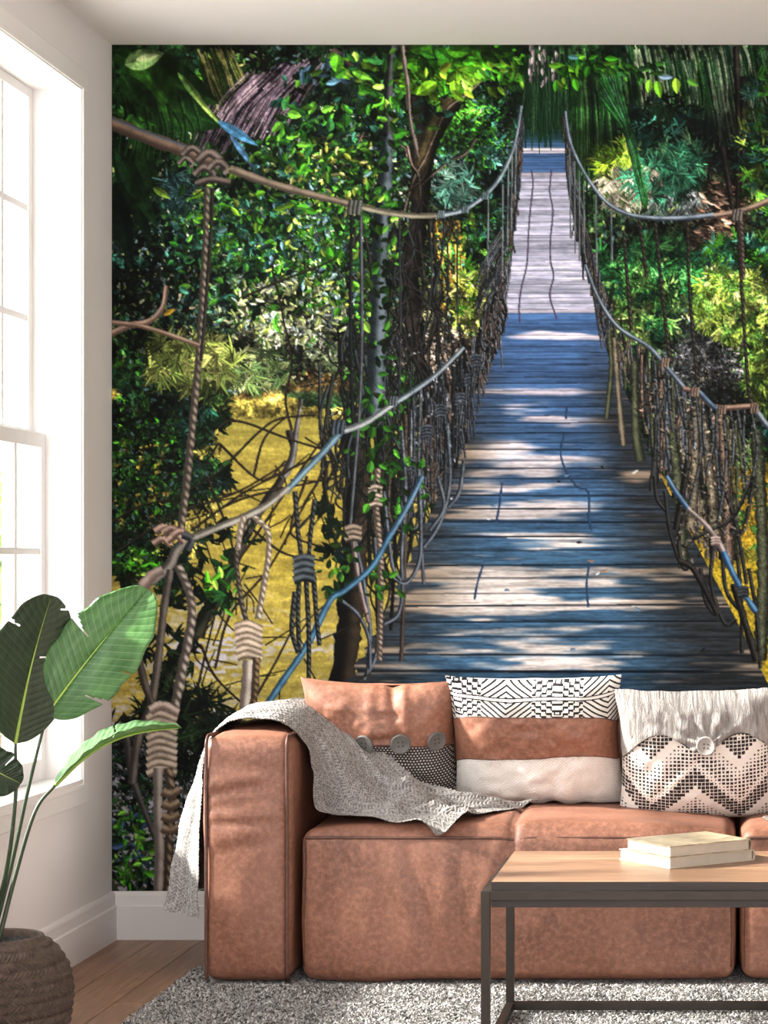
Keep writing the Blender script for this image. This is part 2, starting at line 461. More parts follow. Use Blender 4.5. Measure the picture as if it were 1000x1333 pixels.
    # stony bank behind the left rail
    mix(np.clip(1.3 - ((XX - 560) / 70) ** 2 - ((YY - 470) / 44) ** 2, 0, 1) * .7, np.where((n3 > .5)[..., None], C(176, 150, 134), C(84, 64, 56)) * (0.5 + .9 * nf)[..., None])

    # ---------------- foliage, far to near
    for (x, y, rx, ry, n) in [(330, 150, 200, 110, 900), (560, 180, 160, 130, 900), (880, 160, 140, 110, 800), (890, 360, 130, 120, 700), (220, 420, 90, 110, 500)]:
        foliage(x, y, rx, ry, n, 15, .35, DK + TEAL[:2])
    for (x, y, rx, ry, n) in [(1200, 250, 220, 220, 1200), (1500, 300, 260, 280, 1500), (1300, 560, 320, 140, 1200)]:
        foliage(x, y, rx, ry, n, 18, .35, DK + TEAL + GRN[:3])
    # lit haze of leaves behind the trees
    foliage(300, 100, 60, 34, 160, 10, .3, YEL + GRN, shade=.1)
    foliage(420, 230, 90, 60, 420, 10, .34, YEL + GRN + BLU, shade=.2)
    foliage(385, 300, 110, 60, 620, 11, .38, GRN + BRT + BLU + TEAL)
    foliage(385, 400, 90, 60, 620, 9, .34, YEL + GRY + GRN)
    foliage(370, 440, 60, 34, 320, 9, .25, [(200, 204, 150), (170, 170, 150), (220, 220, 190), (110, 120, 80)])
    foliage(470, 360, 70, 80, 420, 10, .34, GRN + TEAL + BLU[:1] + YEL[3:])
    # bamboo behind the left rail
    bursts(620, 200, 62, 110, 330, 15, TEAL[:3] + DK + GRN[:1], m=7)
    bursts(615, 240, 46, 120, 150, 12, TEAL + GRN[:3], m=7)
    bursts(590, 170, 50, 60, 90, 13, GRN[:4], m=6)
    bursts(592, 235, 26, 34, 40, 14, [(80, 140, 120), (120, 170, 150), (60, 120, 100)], m=7)
    bursts(600, 330, 50, 50, 120, 11, GRN + DK + YEL[3:], m=7)
    bursts(608, 388, 26, 44, 90, 12, YEL + BRT[3:], m=8)
    for x, s in [(568, 4), (574, 2), (582, 3), (590, 2), (560, 2), (597, 2)]:
        stroke([(x, 288), (x + 3, 330), (x + s * 2.2, 390 + 6 * s)], 3.2, 2.2, (70, 52, 10), (206, 160, 50))
    # spiky clumps on the left
    bursts(190, 310, 60, 60, 150, 13, TEAL + [(60, 90, 90)], m=9, wr=.1)
    bursts(200, 380, 60, 60, 120, 15, TEAL[:3] + DK, m=8, wr=.14)
    bursts(250, 470, 60, 34, 110, 22, [(110, 130, 50), (150, 160, 70), (80, 104, 40), (60, 84, 36)], m=9, wr=.11, down=.2)
    bursts(330, 478, 46, 26, 100, 14, [(90, 120, 60), (60, 90, 50), (140, 150, 90), (40, 70, 40)], m=9, wr=.12)
    bursts(225, 520, 70, 24, 80, 24, [(30, 60, 30), (50, 84, 34), (20, 44, 24), (90, 110, 40)], m=8, wr=.12)
    foliage(180, 440, 40, 60, 170, 14, .4, GRN + DK)
    # dark bush over the water, lower left
    for (x, y, rx, ry, n) in [(185, 570, 60, 54, 220), (215, 560, 55, 40, 110), (190, 640, 64, 34, 150), (255, 625, 45, 26, 80), (265, 545, 34, 20, 40), (165, 690, 32, 60, 110), (205, 740, 50, 30, 46)]:
        bursts(x, y, rx, ry, n, 17, DK + [(20, 48, 22), (30, 66, 24), (18, 50, 40)], m=7, wr=.26, down=.7)
    foliage(190, 600, 50, 90, 120, 11, .34, GRN[:3] + BRT[4:])
    foliage(180, 730, 40, 20, 40, 14, .35, BRT[2:])
    foliage(180, 620, 45, 60, 36, 12, .3, [(150, 130, 40), (110, 100, 40)])

    # clumps of light and dark within the printed jungle
    lm = np.clip(noise(26, 22, 71) * 1.1 + noise(9, 8, 72) * .8 - .1, .34, 1.5)
    lm = lm * (0.72 + .5 * nf)
    dkm = 1 - .55 * np.exp(-((XX - 170) / 90) ** 2 - ((YY - 300) / 160) ** 2) - .35 * np.exp(-((XX - 470) / 130) ** 2 - ((YY - 110) / 70) ** 2)
    wmask = (wl & (YY > 545)) | wr
    cv *= np.where(wmask, 1.0 + .12 * nf, lm * dkm * 1.15)[..., None]

    # the fine glitter of far leaves: small flecks lighter and darker than what they lie on
    def flecks(n, x, y, rx, ry, L, lo=.15, hi=2.2, tint=None, wr=.4, ban=None):
        px, py = inside(n, x, y, rx, ry)
        if ban is not None:
            kk = ~ban[np.clip(((py - MY0) * MK).astype(int), 0, H - 1), np.clip(((px - MX0) * MK).astype(int), 0, W - 1)]; px, py = px[kk], py[kk]; n = len(px)
        ix = np.clip(((px - MX0) * MK).astype(int), 0, W - 1); iy = np.clip(((py - MY0) * MK).astype(int), 0, H - 1)
        c = cv[iy, ix] * (lo + (hi - lo) * rg.random((n, 1)) ** 1.8) + rg.random((n, 1)) * 10
        if tint is not None:
            m = (rg.random((n, 1)) < .16); c = np.where(m, np.asarray(tint, np.float32)[rg.integers(0, len(tint), n)] * (.5 + .6 * rg.random((n, 1))), c)
        l = L * (.4 + .9 * rg.random(n))
        leaves(px, py, rg.random(n) * 6.283, l, np.maximum(l * wr, 1.0), np.clip(c, 0, 235), shade=.15)
    TN = [(120, 150, 150), (150, 170, 90), (60, 110, 40), (90, 120, 130), (180, 190, 150), (20, 40, 24)]
    flecks(6000, 340, 250, 230, 190, 7, tint=TN)
    flecks(2600, 300, 420, 170, 90, 7, tint=TN + [(190, 180, 140)])
    flecks(2400, 480, 380, 110, 180, 6, tint=TN)
    flecks(2600, 600, 230, 80, 190, 6, tint=TN[2:4] + [(40, 90, 60)])
    flecks(5200, 890, 240, 140, 190, 7, tint=TN[1:4] + [(40, 90, 60)])
    flecks(3600, 900, 450, 140, 120, 7, tint=TN)
    flecks(2600, 200, 620, 90, 130, 6, hi=1.8, tint=[(40, 80, 40), (20, 30, 20), (60, 90, 100)])
    flecks(1400, 560, 470, 80, 60, 5, tint=[(190, 160, 140), (90, 70, 60), (40, 34, 30)])

    # ---------------- palm fibres, upper left, and the pale stems
    for i in range(210):
        x = 298 + rg.random() * 120; y = 72 + rg.random() * 30 + (418 - x) * .22
        l = 34 + rg.random() * 46
        c = [(14, 10, 16), (30, 22, 34), (94, 74, 92), (150, 124, 146), (20, 18, 24)][rg.integers(0, 5)]
        stroke([(x, y), (x - l * .45, y + l * .5), (x - l * .75, y + l * 1.15)], 2.0, .8, tuple(v * .6 for v in c), c, rough=0)
    for i in range(60):
        x = 420 + rg.random() * 60; y = 64 + rg.random() * 20
        stroke([(x, y), (x - 8 + rg.random() * 10, y + 30), (x - 12 + 10 * rg.random(), y + 60)], 1.8, .7, (10, 20, 14), (50, 80, 60), rough=0)
    for i in range(70):
        x = 255 + rg.random() * 50; y = 62 + rg.random() * 20; l = 40 + rg.random() * 50
        c = [(120, 130, 50), (60, 90, 30), (170, 160, 90), (30, 60, 20)][rg.integers(0, 4)]
        stroke([(x, y), (x + 12, y + l * .5), (x + 26, y + l)], 1.8, .7, tuple(v * .5 for v in c), c, rough=0)

    for i in range(120):
        x = 318 + rg.random() * 110; y = 74 + rg.random() * 26 + (428 - x) * .2; l = 40 + rg.random() * 50
        c = [(150, 126, 146), (110, 92, 108), (190, 164, 176), (24, 20, 26)][rg.integers(0, 4)]
        stroke([(x, y), (x - l * .45, y + l * .45), (x - l * .8, y + l * 1.05)], 1.5, .7, tuple(v * .5 for v in c), c, rough=0)
    # the big out-of-focus leaves top left
    leaves([150, 150, 170, 158], [70, 120, 66, 96], [.45, .3, .95, 1.0], [150, 150, 130, 120], [56, 60, 44, 40], [(16, 42, 10), (14, 38, 12), (24, 56, 12), (18, 44, 14)], shade=.18, rib=.35)
    leaves([176, 150, 150, 148], [160, 180, 190, 240], [1.3, 1.25, 1.1, 1.35], [110, 140, 120, 110], [26, 30, 24, 26], [(16, 40, 14), (8, 22, 10), (14, 34, 16), (6, 16, 10)], shade=.2)
    for i in range(14):
        x = 152 + i * 7.5
        stroke([(x, 120 + rg.random() * 30), (x + 4 + rg.random() * 8, 170), (x + 2, 196 + rg.random() * 14)], 6, 3, (8, 20, 8), (26, 60, 20))
    leaves([163], [84], [-.28], [52], [26], [(96, 130, 70)], shade=.18, rib=-.3)
    leaves([178], [78], [-.2], [30], [9], [(150, 170, 110)], shade=.1)
    leaves([232, 250], [95, 120], [.9, .85], [70, 60], [9, 6], [(80, 124, 50), (112, 140, 60)])
    foliage(180, 152, 20, 10, 8, 18, .5, [(50, 120, 30), (30, 90, 20)])

    # ---------------- trunks of the central tree
    stroke([(512, 60), (508, 110), (505, 180), (498, 260), (494, 330), (492, 400), (490, 470), (486, 560)], 13, 27, (16, 22, 26), (112, 132, 146), side=-.5)
    stroke([(536, 60), (540, 110), (546, 150), (548, 210), (544, 290), (534, 360), (540, 430), (545, 560)], 22, 26, (6, 8, 8), (40, 34, 30), side=.2)
    stroke([(524, 60), (528, 110), (536, 160), (545, 205)], 6, 4, (60, 54, 50), (200, 180, 166))
    stroke([(590, 130), (566, 170), (552, 215), (548, 260)], 26, 22, (8, 8, 6), (60, 52, 30), side=.3)
    for p in [[(640, 92), (608, 122), (582, 142), (566, 176), (554, 205)], [(554, 205), (538, 235), (524, 282)], [(420, 180), (470, 178), (522, 190), (530, 205)],
              [(530, 190), (536, 215), (545, 230), (548, 280)], [(474, 170), (458, 210), (455, 255)], [(620, 180), (606, 200), (586, 208)], [(580, 214), (560, 230), (548, 242)],
              [(430, 66), (470, 92), (500, 112)], [(488, 70), (506, 92), (516, 104)], [(448, 76), (484, 106)]]:
        stroke(p, 4.2, 2.6, (14, 12, 10), (122, 104, 92))
    stroke([(432, 66), (460, 90), (492, 112)], 12, 9, (12, 9, 10), (66, 52, 50))
    for p in [[(515, 560), (505, 420), (520, 340), (512, 290)], [(556, 560), (560, 440), (575, 380), (560, 340)], [(470, 470), (490, 420), (510, 370), (516, 330)],
              [(536, 520), (548, 470), (566, 430), (572, 390)], [(545, 300), (552, 380), (540, 450), (530, 520)], [(462, 560), (455, 470), (456, 400)]]:
        stroke(p, 5, 4, (8, 9, 8), (52, 50, 44))
    for i in range(46):
        x = 440 + rg.random() * 130; y = 420 + rg.random() * 200; l = 60 + rg.random() * 160
        stroke([(x, y), (x + rg.normal(0, 8), y + l * .5), (x + rg.normal(0, 16), y + l)], 2.4, 1.4, (8, 10, 8), (46, 50, 44))
    # dark trunk over the water
    stroke([(462, 560), (466, 640), (462, 720), (456, 800), (446, 890), (442, 960)], 30, 36, (6, 6, 6), (56, 44, 32), side=-.6, rough=.2)
    stroke([(500, 540), (505, 640), (498, 720)], 20, 22, (8, 8, 6), (34, 40, 24), rough=.2)
    stroke([(376, 560), (382, 590), (366, 625), (342, 660), (318, 700), (302, 740)], 8, 14, (14, 14, 14), (70, 62, 56), side=-.5)
    stroke([(300, 740), (280, 780), (250, 830), (215, 885), (190, 930)], 16, 22, (10, 12, 10), (52, 56, 40), side=-.6)
    stroke([(393, 520), (386, 560), (380, 600), (368, 622)], 4, 10, (30, 30, 36), (140, 136, 130))

    # medium leaves around the centre
    foliage(470, 130, 110, 60, 190, 16, .5, GRN + TEAL[:3] + DK[:2], rib=.15)
    foliage(330, 240, 110, 60, 110, 16, .46, GRN + TEAL[1:4] + DK, rib=.12)
    foliage(400, 190, 60, 40, 60, 18, .48, GRN, rib=.12)
    foliage(360, 300, 120, 50, 110, 13, .46, GRN + TEAL + [(170, 190, 60)])
    foliage(300, 350, 90, 46, 150, 15, .45, GRN + TEAL)
    foliage(470, 250, 50, 60, 90, 16, .45, GRN)
    foliage(350, 385, 70, 40, 100, 16, .42, GRN[:3] + DK)
    foliage(470, 420, 26, 90, 90, 14, .5, GRN + DK)
    foliage(500, 510, 40, 40, 60, 15, .55, GRN[:4] + [(30, 100, 30)])
    foliage(430, 100, 40, 30, 12, 20, .42, BLU)
    foliage(440, 350, 90, 70, 26, 14, .4, BLU)
    foliage(520, 90, 120, 26, 90, 24, .5, GRN[1:] + BRT, rib=.18, ang=.5, spread=1.2)
    foliage(600, 75, 90, 18, 80, 26, .55, [(40, 110, 10), (60, 140, 14), (30, 84, 14)], rib=.2, ang=.6, spread=.9)
    foliage(620, 98, 60, 18, 46, 18, .45, BRT, rib=.2, ang=.5, spread=1.)
    foliage(690, 90, 70, 18, 70, 17, .42, BRT + GRN, ang=.9, spread=.9)
    foliage(560, 110, 50, 18, 20, 19, .45, BRT[:2] + [(180, 220, 40)])
    leaves([568, 440, 500, 508], [108, 72, 178, 130], [2.6, 1.7, -.2, 2.7], [30, 22, 34, 26], [17, 18, 15, 16], [(120, 196, 24), (80, 170, 24), (44, 124, 20), (70, 160, 24)], rib=.3)
    leaves([284, 300, 360], [158, 176, 222], [.55, .95, .5], [60, 56, 30], [12, 7, 6], [(52, 104, 140), (66, 110, 150), (60, 130, 110)], shade=.2)
    foliage(255, 250, 16, 6, 6, 26, .4, BRT[:2] + [(190, 210, 60)], ang=2.9, spread=.3)
    bursts(232, 250, 18, 24, 22, 17, [(60, 104, 104), (40, 80, 84)], m=8, wr=.08)
    leaves([200, 214, 236], [244, 410, 440], [.6, -.5, 1.5], [26, 16, 18], [9, 6, 7], [(110, 150, 40), (210, 160, 30), (70, 120, 40)])

    # ---------------- right bank: hanging fronds, shaggy bush, bushes
    for i in range(420):
        x = 700 + rg.random() * 140; y = 60 + rg.random() * 60; l = 60 + rg.random() * 130 * (1 if x < 800 else .6)
        c = [(14, 46, 20), (26, 70, 26), (10, 32, 16), (46, 104, 34), (70, 124, 60), (8, 22, 14)][rg.integers(0, 6)]
        stroke([(x, y), (x + 5 + (x - 760) * .06, y + l * .5), (x + 6 + (x - 760) * .14, y + l)], 3.0, 1.2, tuple(v * .5 for v in c), c, rough=0)
    for i in range(340):
        x = 815 + rg.random() * 190; y = 56 + rg.random() * 26; l = 40 + rg.random() * 80
        c = [(14, 46, 26), (60, 96, 70), (120, 146, 110), (20, 60, 24), (34, 84, 30), (8, 20, 14), (150, 170, 130)][rg.integers(0, 7)]
        stroke([(x, y), (x + 8, y + l * .5), (x + 20 - rg.random() * 14, y + l)], 2.6, 1.0, tuple(v * .5 for v in c), c, rough=0)
    bursts(860, 160, 46, 34, 70, 20, TEAL[:3] + DK, m=8, wr=.12)
    blob(925, 165, 46, 26, (5, 10, 9), .8); blob(960, 220, 24, 60, (8, 10, 10), .75)
    bursts(870, 215, 50, 34, 120, 17, [(50, 110, 70), (30, 84, 60), (90, 140, 90), (20, 60, 44)], m=9, wr=.12)
    bursts(800, 205, 24, 22, 46, 17, [(130, 170, 30), (90, 140, 24), (160, 190, 60)], m=9, wr=.14)
    bursts(820, 240, 46, 26, 90, 17, [(160, 156, 130), (120, 120, 96), (190, 184, 160), (110, 140, 60)], m=8, wr=.1, down=1.2)
    bursts(880, 262, 34, 16, 40, 14, [(140, 150, 150), (100, 110, 110), (70, 90, 80)], m=8, wr=.1, down=1.4)
    bursts(858, 232, 40, 30, 40, 16, [(40, 110, 80), (60, 140, 100)], m=8, wr=.11)
    foliage(935, 270, 34, 34, 170, 12, .3, [(150, 112, 86), (90, 66, 50), (190, 156, 130), (40, 28, 22)], ang=.3, spread=.5)
    foliage(920, 312, 30, 16, 90, 12, .3, [(150, 120, 100), (90, 70, 60), (60, 40, 34)], ang=.3, spread=.5)
    for p in [[(958, 60), (962, 180), (960, 300)], [(968, 100), (966, 260)], [(940, 190), (952, 260), (956, 290)]]:
        stroke(p, 8, 6, (8, 8, 8), (54, 46, 42))
    for i in range(60):
        x = 752 + rg.random() * 14; y = 170 + rg.random() * 12
        xx = 778 + rg.random() * 20
        stroke([(rg.uniform(780, 806), 90 + rg.random() * 40), (815 + rg.random() * 10, 180), (836 + rg.random() * 8, 255 + rg.random() * 16)], 2.6, .9, (10, 36, 14), [(40, 120, 40), (70, 140, 90), (24, 80, 30)][rg.integers(0, 3)], rough=0)
    bursts(985, 190, 22, 90, 80, 14, GRN + TEAL + YEL[3:], m=8, wr=.14)
    bursts(850, 350, 80, 40, 190, 16, [(26, 90, 40), (40, 120, 50), (20, 70, 40), (70, 150, 70), (14, 50, 30)], m=9, wr=.13)
    bursts(830, 400, 50, 50, 150, 15, [(60, 130, 50), (30, 90, 40), (110, 160, 70), (20, 70, 44)], m=9, wr=.13)
    bursts(810, 430, 34, 34, 60, 13, [(120, 160, 60), (150, 180, 90), (60, 120, 40)], m=8, wr=.13)
    bursts(965, 330, 50, 24, 80, 16, TEAL + GRN, m=9, wr=.13)
    foliage(925, 470, 60, 30, 420, 9, .2, [(110, 110, 120), (70, 72, 80), (140, 138, 140), (40, 44, 44)])
    blob(940, 520, 60, 26, (12, 14, 16), .85); blob(905, 440, 24, 30, (40, 44, 50), .5)
    foliage(930, 505, 60, 16, 120, 7, .2, [(60, 60, 64), (30, 32, 34)])
    bursts(955, 395, 52, 44, 210, 16, [(150, 180, 60), (110, 150, 40), (180, 200, 90), (70, 120, 40), (90, 140, 50)], m=10, wr=.13)
    bursts(990, 480, 22, 50, 70, 16, [(150, 186, 60), (110, 160, 50), (70, 120, 40)], m=9, wr=.14)
    bursts(975, 590, 18, 12, 16, 15, [(90, 140, 60), (150, 170, 110)], m=8, wr=.14)
    bursts(985, 690, 30, 60, 22, 18, [(60, 110, 40), (40, 84, 40), (150, 150, 40)], m=6, wr=.14)
    # the print runs on to the right
    bursts(1130, 200, 120, 130, 260, 22, TEAL + GRN + DK, m=9, wr=.14)
    bursts(1120, 430, 110, 110, 300, 22, [(150, 180, 60), (110, 150, 40), (60, 120, 40), (30, 80, 40)], m=9, wr=.14)
    bursts(1400, 300, 200, 200, 520, 24, GRN + TEAL + DK, m=9, wr=.15)
    bursts(1640, 400, 140, 320, 520, 24, GRN + TEAL + DK, m=9, wr=.15)
    bursts(1350, 620, 240, 80, 260, 24, GRN + DK, m=9, wr=.15)
    bursts(1250, 900, 240, 200, 160, 26, DK + GRN[:2], m=9, wr=.15)
    for p in [[(1180, 60), (1190, 400), (1176, 900)], [(1420, 60), (1410, 500), (1430, 1000)], [(1600, 60), (1620, 600), (1606, 1100)]]:
        stroke(p, 24, 40, (10, 10, 8), (90, 78, 62))

    lm2 = np.clip(noise(34, 30, 73) * 1.2 + noise(7, 7, 74) * .7 + .1, .55, 1.5)
    cv *= np.where(wmask, 1.0, lm2 * (0.8 + .4 * nf))[..., None]
    for i in range(130):
        x = rg.normal(505, 38); y = 250 + rg.random() * 420; l = 60 + rg.random() * 180
        g_ = rg.random()
        stroke([(x, y), (x + rg.normal(0, 10), y + l * .4), (x + rg.normal(0, 14), y + l * .75), (x + rg.normal(0, 22), y + l)], 1.6 + 3 * g_, 1.2 + 2 * g_, (6, 8, 8), [(36, 38, 34), (60, 58, 50), (24, 26, 24), (70, 78, 84)][rg.integers(0, 4)])
    for i in range(40):
        x = rg.uniform(420, 600); y = rg.uniform(250, 520); a = rg.uniform(-2.4, -.6); l = rg.uniform(30, 90)
        stroke([(x, y), (x + l * .5 * np.cos(a) + rg.normal(0, 8), y + l * .5 * np.sin(a)), (x + l * np.cos(a), y + l * np.sin(a))], 2.6, 1.2, (8, 8, 8), (64, 56, 50))
    stroke([(505, 170), (500, 250), (495, 330), (492, 400), (490, 470), (486, 540)], 14, 24, (14, 20, 24), (104, 120, 130), side=-.5, rough=.3)
    foliage(496, 300, 16, 230, 90, 15, .5, GRN[:4] + DK)
    stroke([(510, 60), (506, 110), (505, 175)], 8, 13, (14, 16, 18), (92, 94, 96), side=-.5, rough=.3)
    foliage(510, 120, 16, 60, 26, 17, .5, GRN + BRT[2:])
    stroke([(524, 60), (527, 84), (531, 110), (535, 160), (545, 205)], 5, 3, (50, 44, 40), (180, 160, 148), rough=.5)
    foliage(380, 405, 80, 46, 260, 12, .3, [(190, 196, 120), (150, 164, 90), (210, 212, 170), (120, 140, 70), (150, 160, 160)])
    foliage(420, 350, 60, 60, 160, 12, .4, GRN + [(150, 170, 60), (120, 150, 150)])
    bursts(330, 478, 50, 26, 70, 14, [(110, 140, 70), (150, 160, 100), (80, 110, 60)], m=9, wr=.12)
    bursts(250, 470, 60, 34, 60, 22, [(130, 146, 60), (160, 166, 80), (90, 110, 44)], m=9, wr=.11, down=.2)
    foliage(330, 300, 110, 46, 130, 12, .42, GRN + TEAL[2:] + [(150, 176, 60), (100, 140, 150)])
    foliage(430, 240, 60, 50, 140, 12, .4, GRN + YEL + [(110, 150, 160)])
    bursts(610, 385, 24, 40, 40, 12, YEL + BRT[3:], m=8)
    bursts(592, 235, 24, 30, 24, 14, [(80, 140, 120), (130, 176, 156), (60, 120, 100)], m=7)
    foliage(470, 330, 60, 90, 70, 16, .5, GRN[1:] + BRT[2:])
    foliage(500, 560, 60, 60, 60, 15, .5, GRN[:4])
    foliage(330, 250, 110, 50, 30, 17, .5, BRT + GRN[2:])

    # ---------------- the deck
    ys = np.array([100, 185, 225, 270, 340, 410, 480, 600, 700, 800, 890, 1160.])
    xl = np.array([690, 681, 678, 673, 664, 655, 632, 590, 546, 500, 452, 330.])
    xr = np.array([726, 735, 737, 743, 762, 780, 802, 850, 902, 955, 1000, 1140.])
    yv = YY[:, 0]
    L_ = np.interp(yv, ys, xl)[:, None] + 3 * (noise(1e4, 5, 55)[:, :1] - .5) * np.clip((yv[:, None] - 200) / 200, .3, 4)
    R_ = np.interp(yv, ys, xr)[:, None]
    u = (XX - L_) / (R_ - L_)
    deck = (u > 0) & (u < 1) & (YY > 168)
    # plank rows: thickness follows the perspective
    edges = [168.]
    while edges[-1] < 1165:
        e = edges[-1]
        edges.append(e + np.interp(e, [168, 270, 410, 600, 750, 880, 1160], [3.0, 5.0, 7.2, 12.0, 18.5, 27, 36]) * (0.72 + .56 * rg.random()))
    edges = np.array(edges)
    tilt = (u - .5) * 2.0 * np.clip((YY - 300) / 400, 0, 1) * np.where(np.sin(YY / 37) > 0, 1, -.6)
    yy = YY + tilt
    pi_ = np.clip(np.searchsorted(edges, yy.ravel()).reshape(yy.shape) - 1, 0, len(edges) - 2)
    pv = (yy - edges[pi_]) / (edges[pi_ + 1] - edges[pi_])
    rnd = rg.random(len(edges) + 1)
    pr = rnd[pi_]
    st = noise(46, 2.2, 61) * .5 + noise(14, 1.3, 62) * .3 + noise(5, 1.2, 63) * .2
    st2 = noise(120, 9, 64) * .6 + noise(40, 4, 65) * .4
    shade_c = C(72, 116, 178) * (0.55 + .6 * st)[..., None]
    near = np.clip((YY - 480) / 260, 0, 1)[..., None]
    shade_c = shade_c * (1 - near) + C(58, 98, 132) * (0.42 + .9 * st)[..., None] * near
    lit_c = C(226, 218, 238) * (0.62 + .56 * st)[..., None] * (1 - near) + C(222, 212, 206) * (0.5 + .75 * st)[..., None] * near
    # where the sun reaches the planks in the picture
    lv = np.interp(yv, [168, 192, 193, 199, 200, 222, 226, 404, 412, 424, 440, 452, 500, 512, 524, 560, 590, 630, 650, 672, 690, 705, 735, 745, 792, 800, 842, 848, 872, 880, 1160],
                   [.1, .1, .9, .9, .1, .1, 1., 1., .2, .28, .55, .2, .22, .5, .4, .36, .55, .62, .4, .55, .34, .36, .40, .64, .62, .3, .3, .55, .5, .2, .2])[:, None]
    gate = np.interp(yv, [168, 220, 226, 404, 412, 1160], [.25, .2, 0, 0, .75, .8])[:, None]
    cen = np.exp(-((u - .40) / .30) ** 2)
    amt = np.clip((lv + (st2 - .5) * 1.5 * gate / .8 + (cen - .55) * .55 * gate - .44) * 3.6, 0, 1)
    amt = np.where((YY > 228) & (YY < 402), np.clip(.82 + .3 * (st - .5), 0, 1), amt)
    dk = shade_c * (1 - amt[..., None]) + lit_c * amt[..., None]
    dk = dk * (0.84 + .3 * pr)[..., None]
    # dirty brown, dark margins
    eb = np.clip(1 - u / .27, 0, 1) * np.clip((YY - 430) / 150, 0, 1); er = np.clip((u - .66) / .22, 0, 1) * np.clip((YY - 420) / 120, 0, 1)
    em = np.clip(np.maximum(eb, er) * (0.5 + 1.1 * st2), 0, .95)[..., None]
    dk = dk * (1 - em) + (C(46, 48, 50) * (0.35 + 1.0 * st)[..., None] + amt[..., None] * C(104, 84, 62)) * em
    gapw = np.clip(np.interp(yv, [168, 400, 600, 800, 1160], [.16, .15, .14, .12, .10]), 0, 1)[:, None]
    gapd = np.interp(yv, [168, 228, 404, 480, 1160], [.55, .42, .36, .7, .95])[:, None] * (0.62 + .38 * (rnd[::-1][pi_] > .25))
    gm = (pv < gapw) * gapd
    dk = dk * (1 - gm[..., None]) + C(10, 16, 26) * gm[..., None]
    hl = ((pv > gapw) & (pv < gapw + .14))[..., None]
    dk = np.where(hl, dk * 1.1, dk)
    mix(deck * 1.0, np.clip(dk, 0, 245))
    # shadows of hanging leaves at the far end
    mix(deck * np.exp(-((YY - 172) / 14) ** 2) * .8, C(12, 44, 26))
    blob(707, 140, 26, 30, (12, 42, 22), .8)
    for i in range(80):
        x = 684 + rg.random() * 56; y = 70 + rg.random() * 40; l = 40 + rg.random() * 60
        stroke([(x, y), (x + rg.normal(0, 4), y + l)], 2.4, 1, (8, 28, 14), [(24, 70, 28), (16, 50, 30), (60, 104, 60)][rg.integers(0, 3)], rough=0)
    for x, y, w_, h_ in [(706, 82, 8, 30), (693, 78, 4, 24), (722, 84, 4, 22)]:
        foliage(x, y, w_, h_, 24, 10, .3, [(180, 170, 170), (130, 110, 120), (60, 60, 60)], ang=1.57, spread=.2)
    # seams running along the deck
    for p in [[(692, 222), (694, 240), (690, 280), (688, 310), (686, 345), (679, 375), (676, 400), (677, 420)], [(718, 222), (716, 250), (720, 275), (717, 310), (717, 340), (721, 360), (716, 385), (725, 415)]]:
        stroke(p, 1.3, 1.5, (50, 44, 66), (90, 80, 104))
    for p in [[(738, 530), (737, 545)], [(735, 565), (730, 590), (738, 615), (752, 634), (766, 640), (767, 675), (770, 690)], [(654, 628), (650, 660), (646, 680)], [(629, 736), (622, 758), (618, 780)], [(768, 730), (764, 760), (766, 790)]]:
        stroke(p, 2.2, 2.6, (24, 46, 76), (44, 74, 108), rough=.4)
    for i in range(22):
        x = rg.uniform(520, 960); y = rg.uniform(600, 870)
        leaves([x], [y], [rg.normal(0, .5)], [rg.uniform(4, 11)], [2.6], [[(150, 110, 80), (20, 26, 30), (190, 190, 190), (90, 120, 150)][rg.integers(0, 4)]])

    # ---------------- left parapet of ropes and sticks
    deckL = lambda y: np.interp(y, ys, xl)
    deckR = lambda y: np.interp(y, ys, xr)
    railx = [680, 672, 664, 652, 640, 600, 560, 510, 440, 400]
    raily = [200, 300, 345, 380, 405, 455, 495, 527, 566, 612]
    PAR = [((16, 18, 20), (84, 90, 100)), ((8, 10, 10), (46, 50, 56)), ((26, 20, 18), (116, 98, 82)), ((22, 26, 30), (138, 144, 154)), ((5, 6, 6), (26, 28, 28))]
    # far part: pale netting
    for i in range(150):
        y = 150 + rg.random() * 250
        x = deckL(y) - 1 - rg.random() * np.interp(y, [150, 400], [4, 14]); l = np.interp(y, [150, 400], [26, 60]) * (0.5 + rg.random())
        lo, hi = PAR[rg.integers(0, 4)]
        stroke([(x, y), (x + rg.normal(0, 2) - l * .03, y + l * .5), (x - l * .08 + rg.normal(0, 3), y + l)], 1.6, 1.5, lo, tuple(v * 1.15 for v in hi), rough=0)
    for i in range(60):
        y = 300 + rg.random() * 110; x = deckL(y) - 4 - rg.random() * 22
        lo, hi = PAR[rg.integers(0, 4)]
        stroke([(x, y), (x - 8 - 6 * rg.random(), y + 20), (x - 16 * rg.random() - 6, y + 40)], 1.8, 1.4, lo, hi)
    for i in range(190):
        v = rg.random() ** .8
        y1 = 405 + v * 250; x1 = deckL(y1) - rg.random() * (10 + 40 * v) + 4
        ry = np.interp(x1 - 6, railx[::-1], raily[::-1]); y0 = ry + rg.random() * 40
        if y0 > y1 - 14: y0 = y1 - 14 - 30 * rg.random()
        lo, hi = PAR[rg.integers(0, 5)]
        w = 1.6 + 2.4 * v
        stroke([(x1 - rg.normal(2, 3), y0), (x1 + rg.normal(0, 3), (y0 + y1) / 2), (x1 + rg.normal(3, 3), y1)], w, w, lo, hi)
